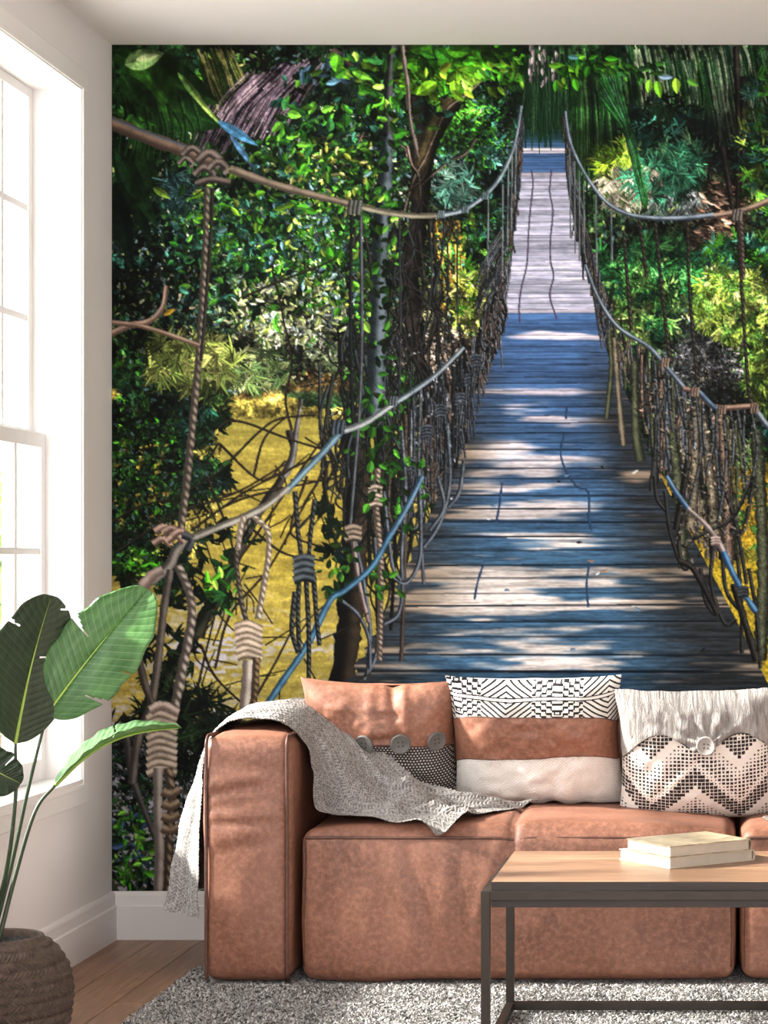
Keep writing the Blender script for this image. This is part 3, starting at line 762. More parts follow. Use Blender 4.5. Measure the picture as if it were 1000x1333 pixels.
    for i in range(34):
        v = rg.random(); y1 = 430 + v * 300; x1 = deckL(y1) - 6 - 30 * v * rg.random()
        lo, hi = PAR[rg.integers(0, 5)]; h = 34 + 50 * v; r = 5 + 10 * v
        stroke([(x1 - r, y1 - h), (x1 - r * 1.1, y1 - h * .3), (x1, y1), (x1 + r, y1 - h * .35), (x1 + r * .8, y1 - h)], 1.6 + 1.6 * v, 1.6 + 1.6 * v, lo, hi)
    # thin hangers of the far span
    for x, y0, y1 in [(662, 215, 320), (667, 190, 300), (636, 255, 345), (655, 240, 360), (672, 175, 260)]:
        stroke([(x, y0), (x - 1, y1)], 1.5, 1.5, (60, 70, 70), (150, 160, 164), rough=0)
    # bigger hangers near the water
    for x, y0, y1, w in [(470, 280, 700, 4), (520, 285, 560, 2.5), (458, 270, 560, 3.5), (596, 290, 430, 2), (560, 290, 450, 2), (548, 500, 760, 4), (574, 470, 640, 4), (590, 450, 620, 4), (604, 440, 610, 3.5), (560, 540, 660, 3.5), (528, 540, 860, 5), (512, 600, 820, 4)]:
        lo, hi = PAR[rg.integers(0, 5)]
        stroke([(x, y0), (x + rg.normal(0, 3), (y0 + y1) / 2), (x + rg.normal(0, 5), y1)], w, w, lo, tuple(v * .75 for v in hi))
    for x, y in [(574, 535), (600, 520), (612, 495), (556, 562), (534, 606), (620, 470)]:
        knot(x, y, 7, (10, 12, 14), (74, 84, 96), 4)
        for k_ in range(4):
            stroke([(x - 5 + k_ * 3.4, y + 8), (x - 5 + k_ * 3.2 + rg.normal(0, 2), y + 40), (x - 6 + k_ * 4, y + 60 + 20 * rg.random())], 2.4, 2, (10, 12, 14), (90, 96, 106))
    # loose loops in front of the deck
    LP = [[(523, 560), (528, 640), (523, 720), (524, 770), (518, 800), (500, 812)], [(545, 600), (548, 680), (546, 730), (530, 758), (514, 752)],
          [(500, 640), (506, 700), (512, 740), (522, 756)], [(488, 700), (494, 780), (490, 850), (474, 884)], [(462, 700), (474, 760), (482, 820), (478, 880)],
          [(583, 560), (586, 620), (580, 660), (568, 690), (552, 712)], [(570, 620), (578, 660), (560, 690)], [(604, 600), (598, 640), (584, 660)], [(442, 780), (466, 800), (480, 830), (482, 870)]]
    for p in LP:
        stroke(p, 4.6, 4.6, (16, 20, 26), (112, 122, 134))
    stroke([(492, 610), (490, 660), (496, 740), (494, 860)], 8, 7, (60, 50, 42), (190, 168, 146), twist=7)
    knot(489, 646, 9, (40, 34, 28), (190, 170, 150), 5)
    knot(460, 694, 11, (34, 30, 26), (160, 140, 120), 3)
    stroke([(460, 705), (468, 760), (480, 810)], 6, 5, (50, 42, 40), (180, 158, 150))
    for p in [[(420, 620), (430, 680), (444, 720), (455, 730)], [(440, 640), (432, 600), (420, 560)], [(426, 600), (424, 640), (438, 690)]]:
        stroke(p, 4, 4, (8, 8, 8), (50, 46, 40))
    foliage(520, 640, 46, 50, 40, 14, .5, GRN[:4])
    foliage(440, 740, 26, 40, 34, 16, .5, [(14, 50, 24), (24, 70, 20), (60, 110, 20)])
    foliage(500, 760, 20, 30, 14, 14, .5, GRN[:3])
    foliage(660, 330, 6, 10, 6, 6, .4, GRN)

    # ---------------- twigs over the water, lower left
    TW = [[(285, 557), (300, 548), (325, 552), (372, 570), (420, 585)], [(285, 577), (340, 625), (372, 600)], [(285, 577), (270, 600)], [(330, 620), (345, 570), (376, 540)],
          [(345, 625), (400, 600), (430, 580)], [(290, 660), (330, 645), (420, 625)], [(300, 745), (345, 680), (400, 600), (440, 545)], [(250, 690), (320, 640), (380, 610)],
          [(400, 620), (380, 680), (385, 700), (430, 715)], [(265, 830), (280, 780), (310, 740)], [(280, 870), (300, 800), (350, 740), (395, 660), (430, 600)],
          [(150, 720), (230, 670), (310, 640), (370, 605)], [(300, 600), (340, 560), (365, 545), (410, 540)], [(320, 930), (360, 860), (390, 800)], [(255, 905), (268, 850), (280, 800)],
          [(146, 680), (180, 660), (220, 650)], [(330, 690), (370, 720), (420, 730)], [(270, 620), (300, 700), (310, 760)], [(262, 840), (280, 880), (320, 920)], [(250, 960), (300, 930), (340, 930)],
          [(380, 560), (372, 520), (380, 470), (370, 420), (362, 380)], [(362, 380), (355, 350), (360, 330)], [(315, 388), (360, 368), (420, 345), (440, 335)]]
    for p in TW:
        stroke(p, 3.0, 1.8, (10, 9, 8), (58, 46, 36))
    for i in range(60):
        x = rg.uniform(190, 420); y = rg.uniform(560, 920); l = rg.uniform(30, 90); a = rg.uniform(-1.5, 1.5)
        stroke([(x, y), (x + l * .5 * np.cos(a) + rg.normal(0, 6), y + l * .5 * np.sin(a)), (x + l * np.cos(a), y + l * np.sin(a))], 1.5, .9, (16, 14, 10), (60, 50, 30))
    foliage(275, 760, 46, 40, 46, 17, .38, [(14, 44, 18), (24, 66, 20), (60, 120, 24), (10, 30, 16)])
    foliage(285, 765, 20, 14, 14, 16, .4, BRT[2:])
    bursts(250, 750, 60, 60, 26, 17, DK + [(20, 56, 20)], m=6, wr=.24)
    bursts(300, 690, 40, 20, 9, 14, DK, m=6, wr=.24)
    bursts(200, 850, 60, 40, 30, 15, DK, m=6, wr=.18)
    bursts(430, 690, 14, 40, 10, 14, DK + GRN[:1], m=6, wr=.3)
    # black reeds and leaves at the bottom
    bursts(240, 950, 60, 60, 130, 24, [(10, 14, 12), (16, 26, 16), (24, 40, 20), (8, 8, 8)], m=9, wr=.08, down=.5)
    bursts(180, 980, 50, 60, 70, 18, [(10, 14, 12), (16, 26, 16), (60, 64, 70)], m=9, wr=.08, down=.5)
    foliage(200, 1090, 70, 80, 300, 16, .3, DK + [(20, 50, 20), (30, 44, 50), (14, 20, 20)])
    foliage(180, 1010, 44, 60, 90, 12, .3, [(40, 90, 30), (30, 60, 50), (90, 96, 100)])
    foliage(180, 1100, 40, 56, 110, 15, .4, [(60, 140, 20), (40, 110, 16), (100, 170, 40), (30, 80, 40), (40, 60, 90)])
    foliage(330, 1050, 90, 110, 300, 18, .3, DK)
    stroke([(165, 960), (172, 1010), (190, 1060), (206, 1100)], 9, 7, (34, 32, 32), (86, 80, 76))

    pk_deck = deck.copy()
    # ---------------- right parapet: posts, ropes, rails
    for i in range(150):
        y = 150 + rg.random() * 250
        x = deckR(y) + 1 + rg.random() * np.interp(y, [150, 400], [6, 16]); l = np.interp(y, [150, 400], [26, 64]) * (0.5 + rg.random())
        lo, hi = PAR[rg.integers(0, 4)]
        stroke([(x, y), (x + l * .08 + rg.normal(0, 1.5), y + l * .5), (x + l * .16 + rg.normal(0, 3), y + l)], 1.6, 1.5, lo, hi, rough=0)
    for x, y0, y1 in [(748, 210, 330), (754, 222, 340), (742, 190, 310), (760, 240, 330), (776, 255, 360), (796, 275, 340)]:
        stroke([(x, y0), (x + 1, y1)], 1.5, 1.5, (60, 66, 70), (130, 140, 146), rough=0)
    rrx = [762, 780, 800, 820, 845, 870, 905, 945, 985, 1000]; rry = [345, 390, 425, 438, 455, 482, 512, 530, 530, 556]
    MOS = [((36, 34, 28), (140, 128, 104)), ((20, 24, 18), (92, 98, 70)), ((14, 14, 14), (60, 64, 66)), ((40, 32, 26), (150, 124, 104)), ((24, 28, 34), (110, 122, 136)), ((8, 10, 10), (34, 36, 36))]
    for i in range(210):
        v = rg.random() ** .85
        y1 = 400 + v * 330; x1 = deckR(y1) + rg.random() * (8 + 44 * v) - 2
        ry = np.interp(x1 - 4, rrx, rry); y0 = ry + rg.random() * 50
        if y0 > y1 - 16: y0 = y1 - 16 - 40 * rg.random()
        lo, hi = MOS[rg.integers(0, 6)]; w = 1.8 + 3.8 * v * rg.random() + 1.4 * v
        stroke([(x1 + rg.normal(0, 3), y0), (x1 + rg.normal(0, 3), (y0 + y1) / 2), (x1 + rg.normal(2, 3), y1)], w, w * 1.1, lo, hi)
    for p, w in [([(793, 430), (796, 480), (790, 545)], 6), ([(826, 470), (828, 560), (834, 600)], 10), ([(852, 500), (856, 570), (850, 640)], 9), ([(875, 560), (884, 640), (890, 740)], 13), ([(905, 530), (905, 620), (900, 690)], 12),
                 ([(915, 540), (925, 620), (932, 700)], 12), ([(940, 540), (946, 640), (950, 740)], 10), ([(985, 560), (990, 640), (994, 740), (990, 860)], 15), ([(962, 540), (966, 600), (972, 650)], 6), ([(800, 440), (806, 520), (812, 580)], 7)]:
        lo, hi = MOS[rg.integers(0, 4)]
        stroke(p, w, w * 1.15, lo, hi, rough=.2, side=.1)
    for x in range(855, 990, 9):
        y0 = np.interp(x, rrx, rry) + 4; y1 = y0 + 60 + 90 * rg.random()
        stroke([(x - 3, y0), (x + rg.normal(0, 4), (y0 + y1) / 2), (x + rg.normal(0, 6), y1)], 3.2, 3.2, (16, 18, 20), (104, 112, 118))
    for p in [[(852, 620), (856, 650), (870, 668)], [(866, 640), (872, 690), (884, 730)], [(895, 660), (884, 700), (890, 740), (902, 733)], [(912, 740), (918, 780), (930, 800)], [(930, 700), (926, 760), (944, 812), (958, 806)], [(940, 720), (946, 770), (968, 800)],
              [(960, 720), (965, 780), (966, 850)], [(945, 640), (960, 690), (972, 760)], [(982, 620), (968, 690), (950, 690)], [(905, 700), (925, 690), (955, 672), (980, 620)], [(975, 740), (985, 800), (990, 870)]]:
        stroke(p, 5, 4.5, (8, 9, 10), (64, 64, 62))
    foliage(905, 690, 24, 40, 30, 9, .5, [(150, 140, 130), (90, 80, 70), (60, 60, 50)])
    for p, w in [([(884, 730), (902, 740), (918, 768), (934, 800)], 7), ([(896, 600), (880, 690)], 8), ([(955, 760), (970, 810), (985, 860)], 9)]:
        stroke(p, w, w, (8, 8, 8), (56, 52, 48))
    rough_ = (0.62 + .5 * nf + .34 * (noise(1.3, 1.6, 81) - .2))
    rm = (~pk_deck) & (YY > 140) & (((XX > 640 - (YY - 300) * .45) & (XX < 700) & (YY < 700)) | ((XX > 735) & (YY > 330)))
    cv *= np.where(rm, np.clip(rough_, .35, 1.35), 1.0)[..., None]
    flecks(1500, 900, 600, 110, 120, 4, lo=.3, hi=1.9, tint=[(150, 140, 120), (60, 64, 50), (20, 20, 20)], ban=pk_deck)
    flecks(700, 590, 520, 90, 140, 3.4, lo=.3, hi=1.8, tint=[(150, 150, 150), (30, 30, 34)], ban=pk_deck)
    # vertical hangers and rails, right
    for p in [[(853, 290), (862, 380), (872, 470)], [(895, 288), (898, 380), (908, 500)], [(960, 280), (966, 380), (974, 500), (980, 530)], [(812, 300), (818, 380), (822, 430)], [(832, 285), (842, 360)]]:
        stroke(p, 3.6, 4.6, (22, 20, 18), (84, 74, 64), twist=8)
    stroke([(964, 280), (968, 360)], 6, 5, (40, 34, 30), (120, 104, 90), twist=7)
    stroke([(736, 145), (740, 175), (748, 200), (765, 232), (788, 262), (815, 278), (850, 284), (890, 284), (930, 280)], 3.2, 6.5, (34, 44, 56), (160, 178, 196), side=-.3)
    stroke([(930, 281), (960, 276), (985, 268), (1010, 258), (1100, 226), (1250, 150), (1400, 60)], 7, 12, (60, 46, 38), (190, 160, 136), side=-.3)
    knot(960, 280, 7, (40, 40, 40), (140, 130, 120), 3, False)
    stroke([(762, 345), (780, 390), (805, 426), (845, 452), (868, 478), (892, 506)], 3.6, 6.2, (30, 40, 52), (150, 168, 186), side=-.3)
    stroke([(890, 506), (906, 510), (924, 526), (940, 531), (986, 528)], 6.2, 7, (60, 44, 38), (196, 158, 134), side=-.3)
    stroke([(910, 510), (930, 530), (942, 534)], 6, 6, (28, 44, 64), (112, 140, 166))
    stroke([(980, 528), (992, 545), (1010, 566), (1100, 660), (1200, 780)], 7, 10, (28, 44, 60), (150, 164, 176))
    for x, y in [(866, 472), (905, 510), (940, 533), (982, 532)]:
        knot(x, y, 5.5, (40, 34, 30), (170, 140, 120), 3, False)
    stroke([(868, 620), (880, 640), (896, 662)], 5, 5.5, (20, 44, 74), (110, 150, 190))
    stroke([(896, 662), (916, 680), (932, 700), (946, 726)], 6, 6, (70, 60, 60), (190, 176, 170), rough=.3)
    stroke([(942, 718), (956, 750), (970, 775), (984, 796)], 7, 7, (16, 44, 78), (90, 150, 200))
    knot(932, 704, 6, (80, 66, 60), (206, 186, 176), 3); knot(968, 770, 7, (10, 12, 14), (70, 74, 80), 3)

    # ---------------- rails on the left
    stroke([(679, 138), (674, 170), (668, 195), (655, 225), (640, 246), (622, 262), (602, 274), (576, 280)], 3, 6, (44, 60, 72), (176, 194, 204), side=-.3)
    stroke([(578, 280), (540, 281), (500, 276), (465, 268)], 6, 8, (70, 66, 54), (172, 164, 140), side=-.3)
    stroke([(470, 270), (440, 262), (400, 252), (350, 238), (300, 220)], 8, 11, (66, 56, 50), (150, 132, 112), side=.35)
    stroke([(280, 212), (240, 196), (200, 182), (140, 158)], 15, 18, (58, 46, 40), (140, 112, 92), side=.3)
    stroke([(280, 206), (240, 190), (200, 176), (140, 152)], 3, 3, (60, 70, 84), (110, 116, 124))
    for x, y in [(574, 279), (606, 273), (632, 255)]:
        knot(x, y, 4.5, (40, 54, 60), (130, 150, 156), 3, False)
    knot(462, 270, 9, (30, 34, 36), (120, 118, 110), 3, False)
    stroke([(270, 244), (268, 300), (266, 345), (262, 420), (258, 475), (250, 560), (244, 620), (236, 690)], 7, 10, (50, 44, 40), (156, 140, 120), twist=11)
    stroke([(277, 245), (275, 300), (268, 400), (262, 470)], 4, 4, (20, 20, 20), (60, 54, 48))
    for dx, dy, r in [(-20, -8, 12), (2, 0, 15), (-4, 18, 13), (14, 10, 12), (-28, 4, 9)]:
        a = rg.random() * 3
        stroke([(270 + dx - r, 206 + dy + 4), (270 + dx, 206 + dy - r * .5), (270 + dx + r, 206 + dy + 3), (270 + dx + r * .6, 206 + dy + r * .8)], r * .75, r * .7, (34, 30, 30), (138, 122, 112), side=-.2)
    stroke([(255, 240), (275, 234), (300, 238)], 9, 8, (30, 26, 26), (120, 104, 96))
    # the pale branch
    stroke([(146, 434), (170, 424), (195, 418), (212, 400), (217, 372)], 9, 5, (84, 62, 52), (190, 160, 140))
    stroke([(146, 420), (180, 424), (215, 434), (260, 450)], 6, 5, (80, 60, 50), (180, 150, 128))
    # lower left rail
    stroke([(372, 880), (350, 915)], 7, 7, (16, 50, 70), (60, 110, 136))
    stroke([(512, 690), (484, 738), (450, 768), (430, 782), (400, 840), (366, 890), (340, 930)], 7, 8.5, (16, 46, 70), (84, 136, 168), side=-.2)
    stroke([(550, 620), (530, 660), (510, 694)], 6, 7, (24, 50, 70), (110, 150, 180))
    stroke([(604, 452), (570, 486), (540, 508), (512, 526)], 5, 7, (46, 56, 64), (160, 176, 186), side=-.3)
    stroke([(515, 524), (480, 548), (462, 556), (444, 562)], 7, 8, (60, 66, 70), (180, 186, 186), side=-.3)
    stroke([(446, 560), (420, 590), (395, 616), (372, 640)], 8.5, 8, (34, 60, 76), (128, 160, 176), side=-.2)
    stroke([(376, 634), (350, 656), (320, 672), (290, 684), (245, 702)], 8, 9, (64, 60, 54), (176, 170, 158), side=-.3)
    knot(440, 556, 9, (14, 18, 22), (80, 92, 104), 3, False); knot(512, 522, 6, (26, 30, 34), (110, 120, 128), 3, False)
    stroke([(244, 702), (230, 716), (222, 734), (208, 748), (180, 766), (150, 790)], 12, 14, (44, 44, 44), (140, 132, 124), side=-.3)
    stroke([(186, 764), (200, 748), (212, 742)], 16, 12, (100, 84, 78), (190, 168, 158))
    for dx, dy in [(-14, -10), (-4, -8), (-16, 6), (2, 2), (8, -4)]:
        stroke([(228 + dx - 12, 702 + dy), (228 + dx, 700 + dy - 5), (228 + dx + 10, 704 + dy)], 9, 8, (70, 54, 48), (200, 164, 146), side=-.3)
    stroke([(238, 696), (250, 702), (244, 716)], 10, 9, (24, 26, 30), (80, 84, 90))
    stroke([(222, 742), (214, 790), (206, 860), (196, 920), (180, 960), (172, 1020)], 9, 11, (44, 40, 38), (112, 102, 94), twist=0)
    stroke([(232, 736), (246, 770), (250, 800), (244, 840), (232, 900), (226, 930)], 10, 13, (60, 52, 48), (190, 176, 162), twist=12)
    stroke([(176, 800), (180, 850), (192, 900), (206, 930)], 10, 9, (38, 34, 32), (98, 88, 80))
    # loop with bound knot
    stroke([(326, 676), (312, 700), (308, 730), (314, 780), (322, 812)], 5.5, 6, (40, 34, 30), (130, 118, 104), twist=9)
    stroke([(330, 672), (348, 690), (350, 720), (344, 760), (336, 806)], 6.5, 7.5, (90, 78, 66), (214, 200, 180), twist=9)
    stroke([(318, 672), (313, 690), (310, 716)], 7, 6, (110, 96, 84), (216, 200, 184), twist=9)
    for k_ in range(6):
        stroke([(306 + k_ * .6, 816 + k_ * 8), (322, 812 + k_ * 8), (341, 820 + k_ * 7.5)], 9.5, 9.5, (84, 68, 54), (222, 200, 176), side=-.2)
    stroke([(324, 860), (321, 900), (318, 930)], 14, 14, (90, 78, 70), (206, 192, 178))
    stroke([(334, 856), (332, 900), (328, 930)], 9, 9, (50, 38, 26), (150, 120, 86), twist=9)
    # dark bound knot
    for p in [[(384, 640), (388, 690), (394, 735)], [(410, 650), (404, 700), (402, 740)], [(390, 745), (388, 800), (390, 850)], [(398, 745), (402, 820), (402, 900)], [(408, 745), (412, 800), (416, 840)], [(384, 770), (380, 820), (388, 850)]]:
        stroke(p, 6, 5, (12, 14, 16), (86, 90, 92), twist=8)
    knot(396, 740, 14, (10, 14, 18), (86, 98, 104), 4)
    # bottom bound rope
    for k_ in range(9):
        stroke([(192, 936 + k_ * 9), (208, 930 + k_ * 9), (230, 938 + k_ * 8.6)], 10, 10, (84, 72, 62), (196, 176, 156), side=-.4)
    stroke([(196, 925), (212, 918), (232, 928)], 12, 12, (100, 84, 76), (206, 184, 170))
    stroke([(206, 1000), (206, 1060), (208, 1110), (206, 1165)], 12, 12, (84, 76, 72), (168, 156, 146))
    stroke([(219, 1000), (224, 1040), (220, 1090), (218, 1165)], 11, 9, (50, 40, 32), (150, 126, 100), twist=14)
    for k_ in range(4):
        stroke([(212, 1030 + k_ * 16), (222, 1034 + k_ * 16), (234, 1028 + k_ * 16)], 11, 10, (70, 54, 42), (170, 142, 114))

    # bright leaves in front at the top
    foliage(755, 84, 46, 12, 46, 17, .4, [(40, 120, 12), (20, 90, 24), (90, 170, 20), (16, 70, 30)], ang=.7, spread=1.2)
    foliage(735, 100, 14, 8, 10, 18, .45, BRT, ang=1.2, spread=.5)
    leaves([846, 855, 880, 838, 895], [104, 106, 102, 96, 104], [1.7, 1.35, 1.5, 1.9, .5], [17, 22, 20, 16, 16], [9, 10, 10, 8, 8], [(130, 204, 40), (110, 190, 30), (150, 214, 40), (60, 130, 40), (80, 150, 40)], rib=.2)
    leaves([858, 740], [100, 74], [.05, .1], [18, 14], [7, 6], [(130, 160, 190), (70, 130, 140)])
    foliage(820, 90, 50, 10, 30, 13, .45, GRN, ang=.6, spread=1)

    # ---------------- down to the print's grain
    out = cv.reshape(H // 2, 2, W // 2, 2, 3).mean(axis=(1, 3))
    lum = out @ np.array([.3, .59, .11], np.float32)
    out = lum[..., None] + (out - lum[..., None]) * .87
    return np.clip(out, 0, 255) / 255.0
# ---------------------------------------------------------------- the room shell
XL, XR, ZC, YF = -1.902, 1.9, 2.7506, -9.4     # left wall, right wall, ceiling, open end of the built part
def struct(o): o['kind'] = 'structure'; return o

floor = struct(MB().box(XL - .2, XR + .2, YF, .2, -.12, -.018).build('floor', M['subfloor']))
ROOT[floor.name] = np.zeros(3)
rs = np.random.default_rng(5)
plank_cache = {}
x = XL; k_ = 0
while x < XR:
    w = min(.142, XR - x)
    y = .0; off = rs.uniform(.4, 1.5)
    while y > YF:
        l = min(off if y == 0 else 1.45, y - YF)
        key = (round(w, 3), round(l, 3))
        if key not in plank_cache:
            b = MB(); g = .0009
            V, Fc = rbox(g, w - g, -l + g, -g, -.018, 0, .0016, 1, (1, 1, 1)); b.add(V, Fc)
            plank_cache[key] = b.build('plank', M['floor_wood'], floor)
            plank_cache[key].location = (x, y, 0)
        else:
            copy_obj(plank_cache[key], floor, (x, y, 0))
        y -= l
        if y <= YF + .05: break
    x += .142

struct(MB().box(XL - .2, XR + .2, YF, .2, ZC, ZC + .15).build('ceiling', M['ceiling_paint']))
struct(MB().box(XL - .2, XR + .2, 0, .2, 0, ZC).build('wall_back', M['wall_paint']))
struct(MB().box(XR, XR + .2, YF, 0, 0, ZC).build('wall_right', M['wall_paint']))

# left wall with window openings
WZ0, WZ1 = .514, 2.537
OPEN = [(-2.12, -.362), (-4.50, -2.74), (-6.88, -5.12), (-9.26, -7.50)]  # first is in view, lengthened for sun; others unseen, added for light from left
wl_ = MB()
TH = .215
ylist = [0.0]
for y0, y1 in OPEN:
    wl_.box(XL - TH, XL, y1, ylist[-1], 0, ZC); wl_.box(XL - TH, XL, y0, y1, 0, WZ0); wl_.box(XL - TH, XL, y0, y1, WZ1, ZC); ylist.append(y0)
wl_.box(XL - TH, XL, YF, ylist[-1], 0, ZC)
struct(wl_.build('wall_left', M['wall_paint']))

# baseboards: a plain board with a stepped cap
def bprof(sgn, base):  # offsets from the wall
    pr = [(0, 0), (.022, 0), (.022, .102), (.019, .105), (.015, .106), (.015, .136), (.012, .142), (.006, .147), (0, .147)]
    return [(base + sgn * a, z) for a, z in pr]
struct(MB().prism(bprof(1, XL), YF, -.0, 'y').build('baseboard_left', M['trim_paint']))
struct(MB().prism(bprof(-1, 0), XL + .0, XR, 'x').build('baseboard_back', M['trim_paint']))
struct(MB().prism(bprof(-1, XR), YF, 0, 'y').build('baseboard_right', M['trim_paint']))

# glass
k = NM('glass'); tr = k.n('ShaderNodeBsdfTransparent', {'Color': (.97, .985, .975, 1)}); gl = k.n('ShaderNodeBsdfGlossy', {'Roughness': .02})
nz = k.noise(k.coord(), 2.0, 2)
mx = k.n('ShaderNodeMixShader', {'Fac': k.math('MULTIPLY_ADD', nz, .02, .04)}); k.t.links.new(tr.outputs[0], mx.inputs[1]); k.t.links.new(gl.outputs[0], mx.inputs[2])
k.t.links.new(mx.outputs[0], k.t.nodes['Material Output'].inputs['Surface']); M['glass'] = k.m

def window(n, y0, y1):
    root = empty('window_%d' % n, (XL, (y0 + y1) / 2, WZ0), kind='structure')
    cw, xo = .085, XL + .017                    # casing width, proud face
    c = MB()
    for (a0, a1, b0, b1) in ((y0 - cw, y1 + .062, WZ1, WZ1 + .062), (y0 - cw, y1 + .062, WZ0 - .062, WZ0), (y0 - cw, y0, WZ0, WZ1), (y1, y1 + .062, WZ0, WZ1)):
        c.box(XL - .005, xo, a0, a1, b0, b1, .003)
    for (a0, a1, b0, b1) in ((y0 - .012, y1 + .014, WZ1, WZ1 + .014), (y0 - .012, y1 + .014, WZ0 - .014, WZ0), (y0 - .012, y0, WZ0, WZ1), (y1, y1 + .014, WZ0, WZ1)):
        c.box(XL - .005, xo + .006, a0, a1, b0, b1, .002)
    c.build('window_casing', M['window_paint'], root)
    j = MB(); t = .004                           # jamb lining of the reveal
    j.box(XL - TH, xo, y0, y0 + t, WZ0, WZ1).box(XL - TH, xo, y1 - t, y1, WZ0, WZ1).box(XL - TH, xo, y0, y1, WZ1 - t, WZ1).box(XL - TH, xo + .004, y0, y1, WZ0, WZ0 + .014)
    j.build('jamb', M['window_paint'], root)
    a0, a1 = y0 + t, y1 - t
    for (name, xi, zlo, zhi, bot, top) in (('upper_sash', -2.027, 1.50, WZ1 - t, .045, .03), ('lower_sash', -1.990, WZ0 + .014, 1.532, .062, .042)):
        d = .034; st = .035
        f = MB()
        f.box(xi - d, xi, a0, a0 + st, zlo, zhi, .002).box(xi - d, xi, a1 - st, a1, zlo, zhi, .002)
        f.box(xi - d, xi, a0 + st, a1 - st, zlo, zlo + bot, .002).box(xi - d, xi, a0 + st, a1 - st, zhi - top, zhi, .002)
        so = f.build(name, M['window_paint'], root)
        g0, g1 = a0 + st, a1 - st; h0, h1 = zlo + bot, zhi - top
        nc, nr = 8, 3
        if name == 'lower_sash': nr = 3
        mw = .020
        cw_ = (g1 - g0) / nc; rh = (h1 - h0) / nr
        for i in range(1, nc):
            q = MB().box(xi - d + .006, xi - .004, g0 + i * cw_ - mw / 2, g0 + i * cw_ + mw / 2, h0, h1, .002).build('muntin', M['window_paint'], so)
        for i in range(1, nr):
            q = MB().box(xi - d + .007, xi - .005, g0, g1, h0 + i * rh - mw / 2, h0 + i * rh + mw / 2, .002).build('muntin', M['window_paint'], so)
        pane0 = None
        for i in range(nc):
            for r in range(nr):
                ya, za = g0 + i * cw_ + mw / 2, h0 + r * rh + mw / 2
                if pane0 is None:
                    pane0 = MB().box(xi - d / 2 - .002, xi - d / 2 + .002, ya, ya + cw_ - mw, za, za + rh - mw).build('pane', M['glass'], so); p0 = (ya, za)
                else:
                    q = copy_obj(pane0, so, (0, ya - p0[0], za - p0[1]))
for i_, (y0, y1) in enumerate(OPEN): window(i_ + 1, y0, y1)

# ---------------------------------------------------------------- outside: paving, neutral so no green light bounces in, and a sunlit shrub
MB().box(-14, XL - .3, -8, 16, -.62, -.6).build('terrace', M['terrace_stone'])
lw = bpy.data.objects['terrace']; lw['kind'] = 'structure'
k = NM('shrub_leaf'); k.p(Base_Color=k.ramp(k.noise(k.coord(), 6), [(.3, rgb(110, 150, 40)), (.7, rgb(190, 214, 110))]), Roughness=.5)
k.b.inputs['Transmission Weight'].default_value = 0.0
M['shrub_leaf'] = k.m
def shrub(cx, cy, cz, rx, rz, n, seed, label):
    r = np.random.default_rng(seed); root = empty('garden_shrub', (cx, cy, -.6), label, 'shrub')
    st = MB()
    for a in range(5):
        an = a * 1.26; st.tube(crom([(cx, cy, -.6), (cx + .08 * math.cos(an), cy + .08 * math.sin(an), cz - rz * .5), (cx + .6 * rx * math.cos(an), cy + .6 * rx * math.sin(an), cz + rz * .5)], 5), np.linspace(.025, .006, 11), 6)
    st.build('stem', M['bark'], root, smooth=True)
    d = r.normal(size=(n, 3)); d /= np.linalg.norm(d, axis=1, keepdims=True); c = np.array([cx, cy, cz]) + d * np.array([rx, rx, rz]) * (r.random((n, 1)) ** .4)
    a = r.normal(size=(n, 3)); a /= np.linalg.norm(a, axis=1, keepdims=True); b = np.cross(a, r.normal(size=(n, 3))); b /= np.linalg.norm(b, axis=1, keepdims=True)
    l = .05 + .04 * r.random((n, 1))
    V = np.stack([c - a * l, c + b * l * .4, c + a * l, c - b * l * .4], 1).reshape(-1, 3)
    o = mesh('foliage', V, np.arange(4 * n).reshape(-1, 4), M['shrub_leaf'], root); o['kind'] = 'stuff'
shrub(-3.35, 3.1, .95, .36, .62, 900, 3, 'pale green leafy shrub in the garden outside the window')

# ---------------------------------------------------------------- the mural on the back wall
img = paint_mural()
h_, w_ = img.shape[:2]
cols = np.concatenate([np.arange(0, int((1006 - MX0) * .8)), np.arange(int((1006 - MX0) * .8), w_, 5), [w_ - 1]])
cols = np.unique(cols); rows = np.arange(h_)
sub = img[:, cols]
px = MX0 + (cols + .5) / .8; px[0] = MX0; px[-1] = MX1
py = MY0 + (rows + .5) / .8; py[0] = MY0; py[-1] = MY1
U, V_ = np.meshgrid(px, py)
S0 = 423.0
verts = np.stack([(U - CX) / S0, np.full_like(U, -.003), EYE - (V_ - CY) / S0], -1).reshape(-1, 3)
verts[:, 0] = np.clip(verts[:, 0], XL + .001, XR - .001)
nv, nu = len(rows), len(cols)
MURAL_GAIN = 1.06
colr = np.clip(s2l(sub.reshape(-1, 3) * .9999) * MURAL_GAIN, 0, .95)
me = bpy.data.meshes.new('wall_mural')
fq = grid_faces(nv, nu)
me.vertices.add(len(verts)); me.vertices.foreach_set('co', verts.astype(np.float32).ravel())
me.loops.add(fq.size); me.loops.foreach_set('vertex_index', fq.astype(np.int32).ravel())
me.polygons.add(len(fq)); me.polygons.foreach_set('loop_start', np.arange(0, fq.size, 4, dtype=np.int32))
me.update(calc_edges=True)
ca = me.color_attributes.new('print', 'FLOAT_COLOR', 'POINT')
ca.data.foreach_set('color', np.hstack([colr, np.ones((len(colr), 1))]).astype(np.float32).ravel())
me.materials.append(M['mural_print'])
mo = bpy.data.objects.new('wall_mural', me); COL.objects.link(mo)
tag(mo, 'wall mural printed with a rope and plank bridge through green jungle over yellow water', 'mural')
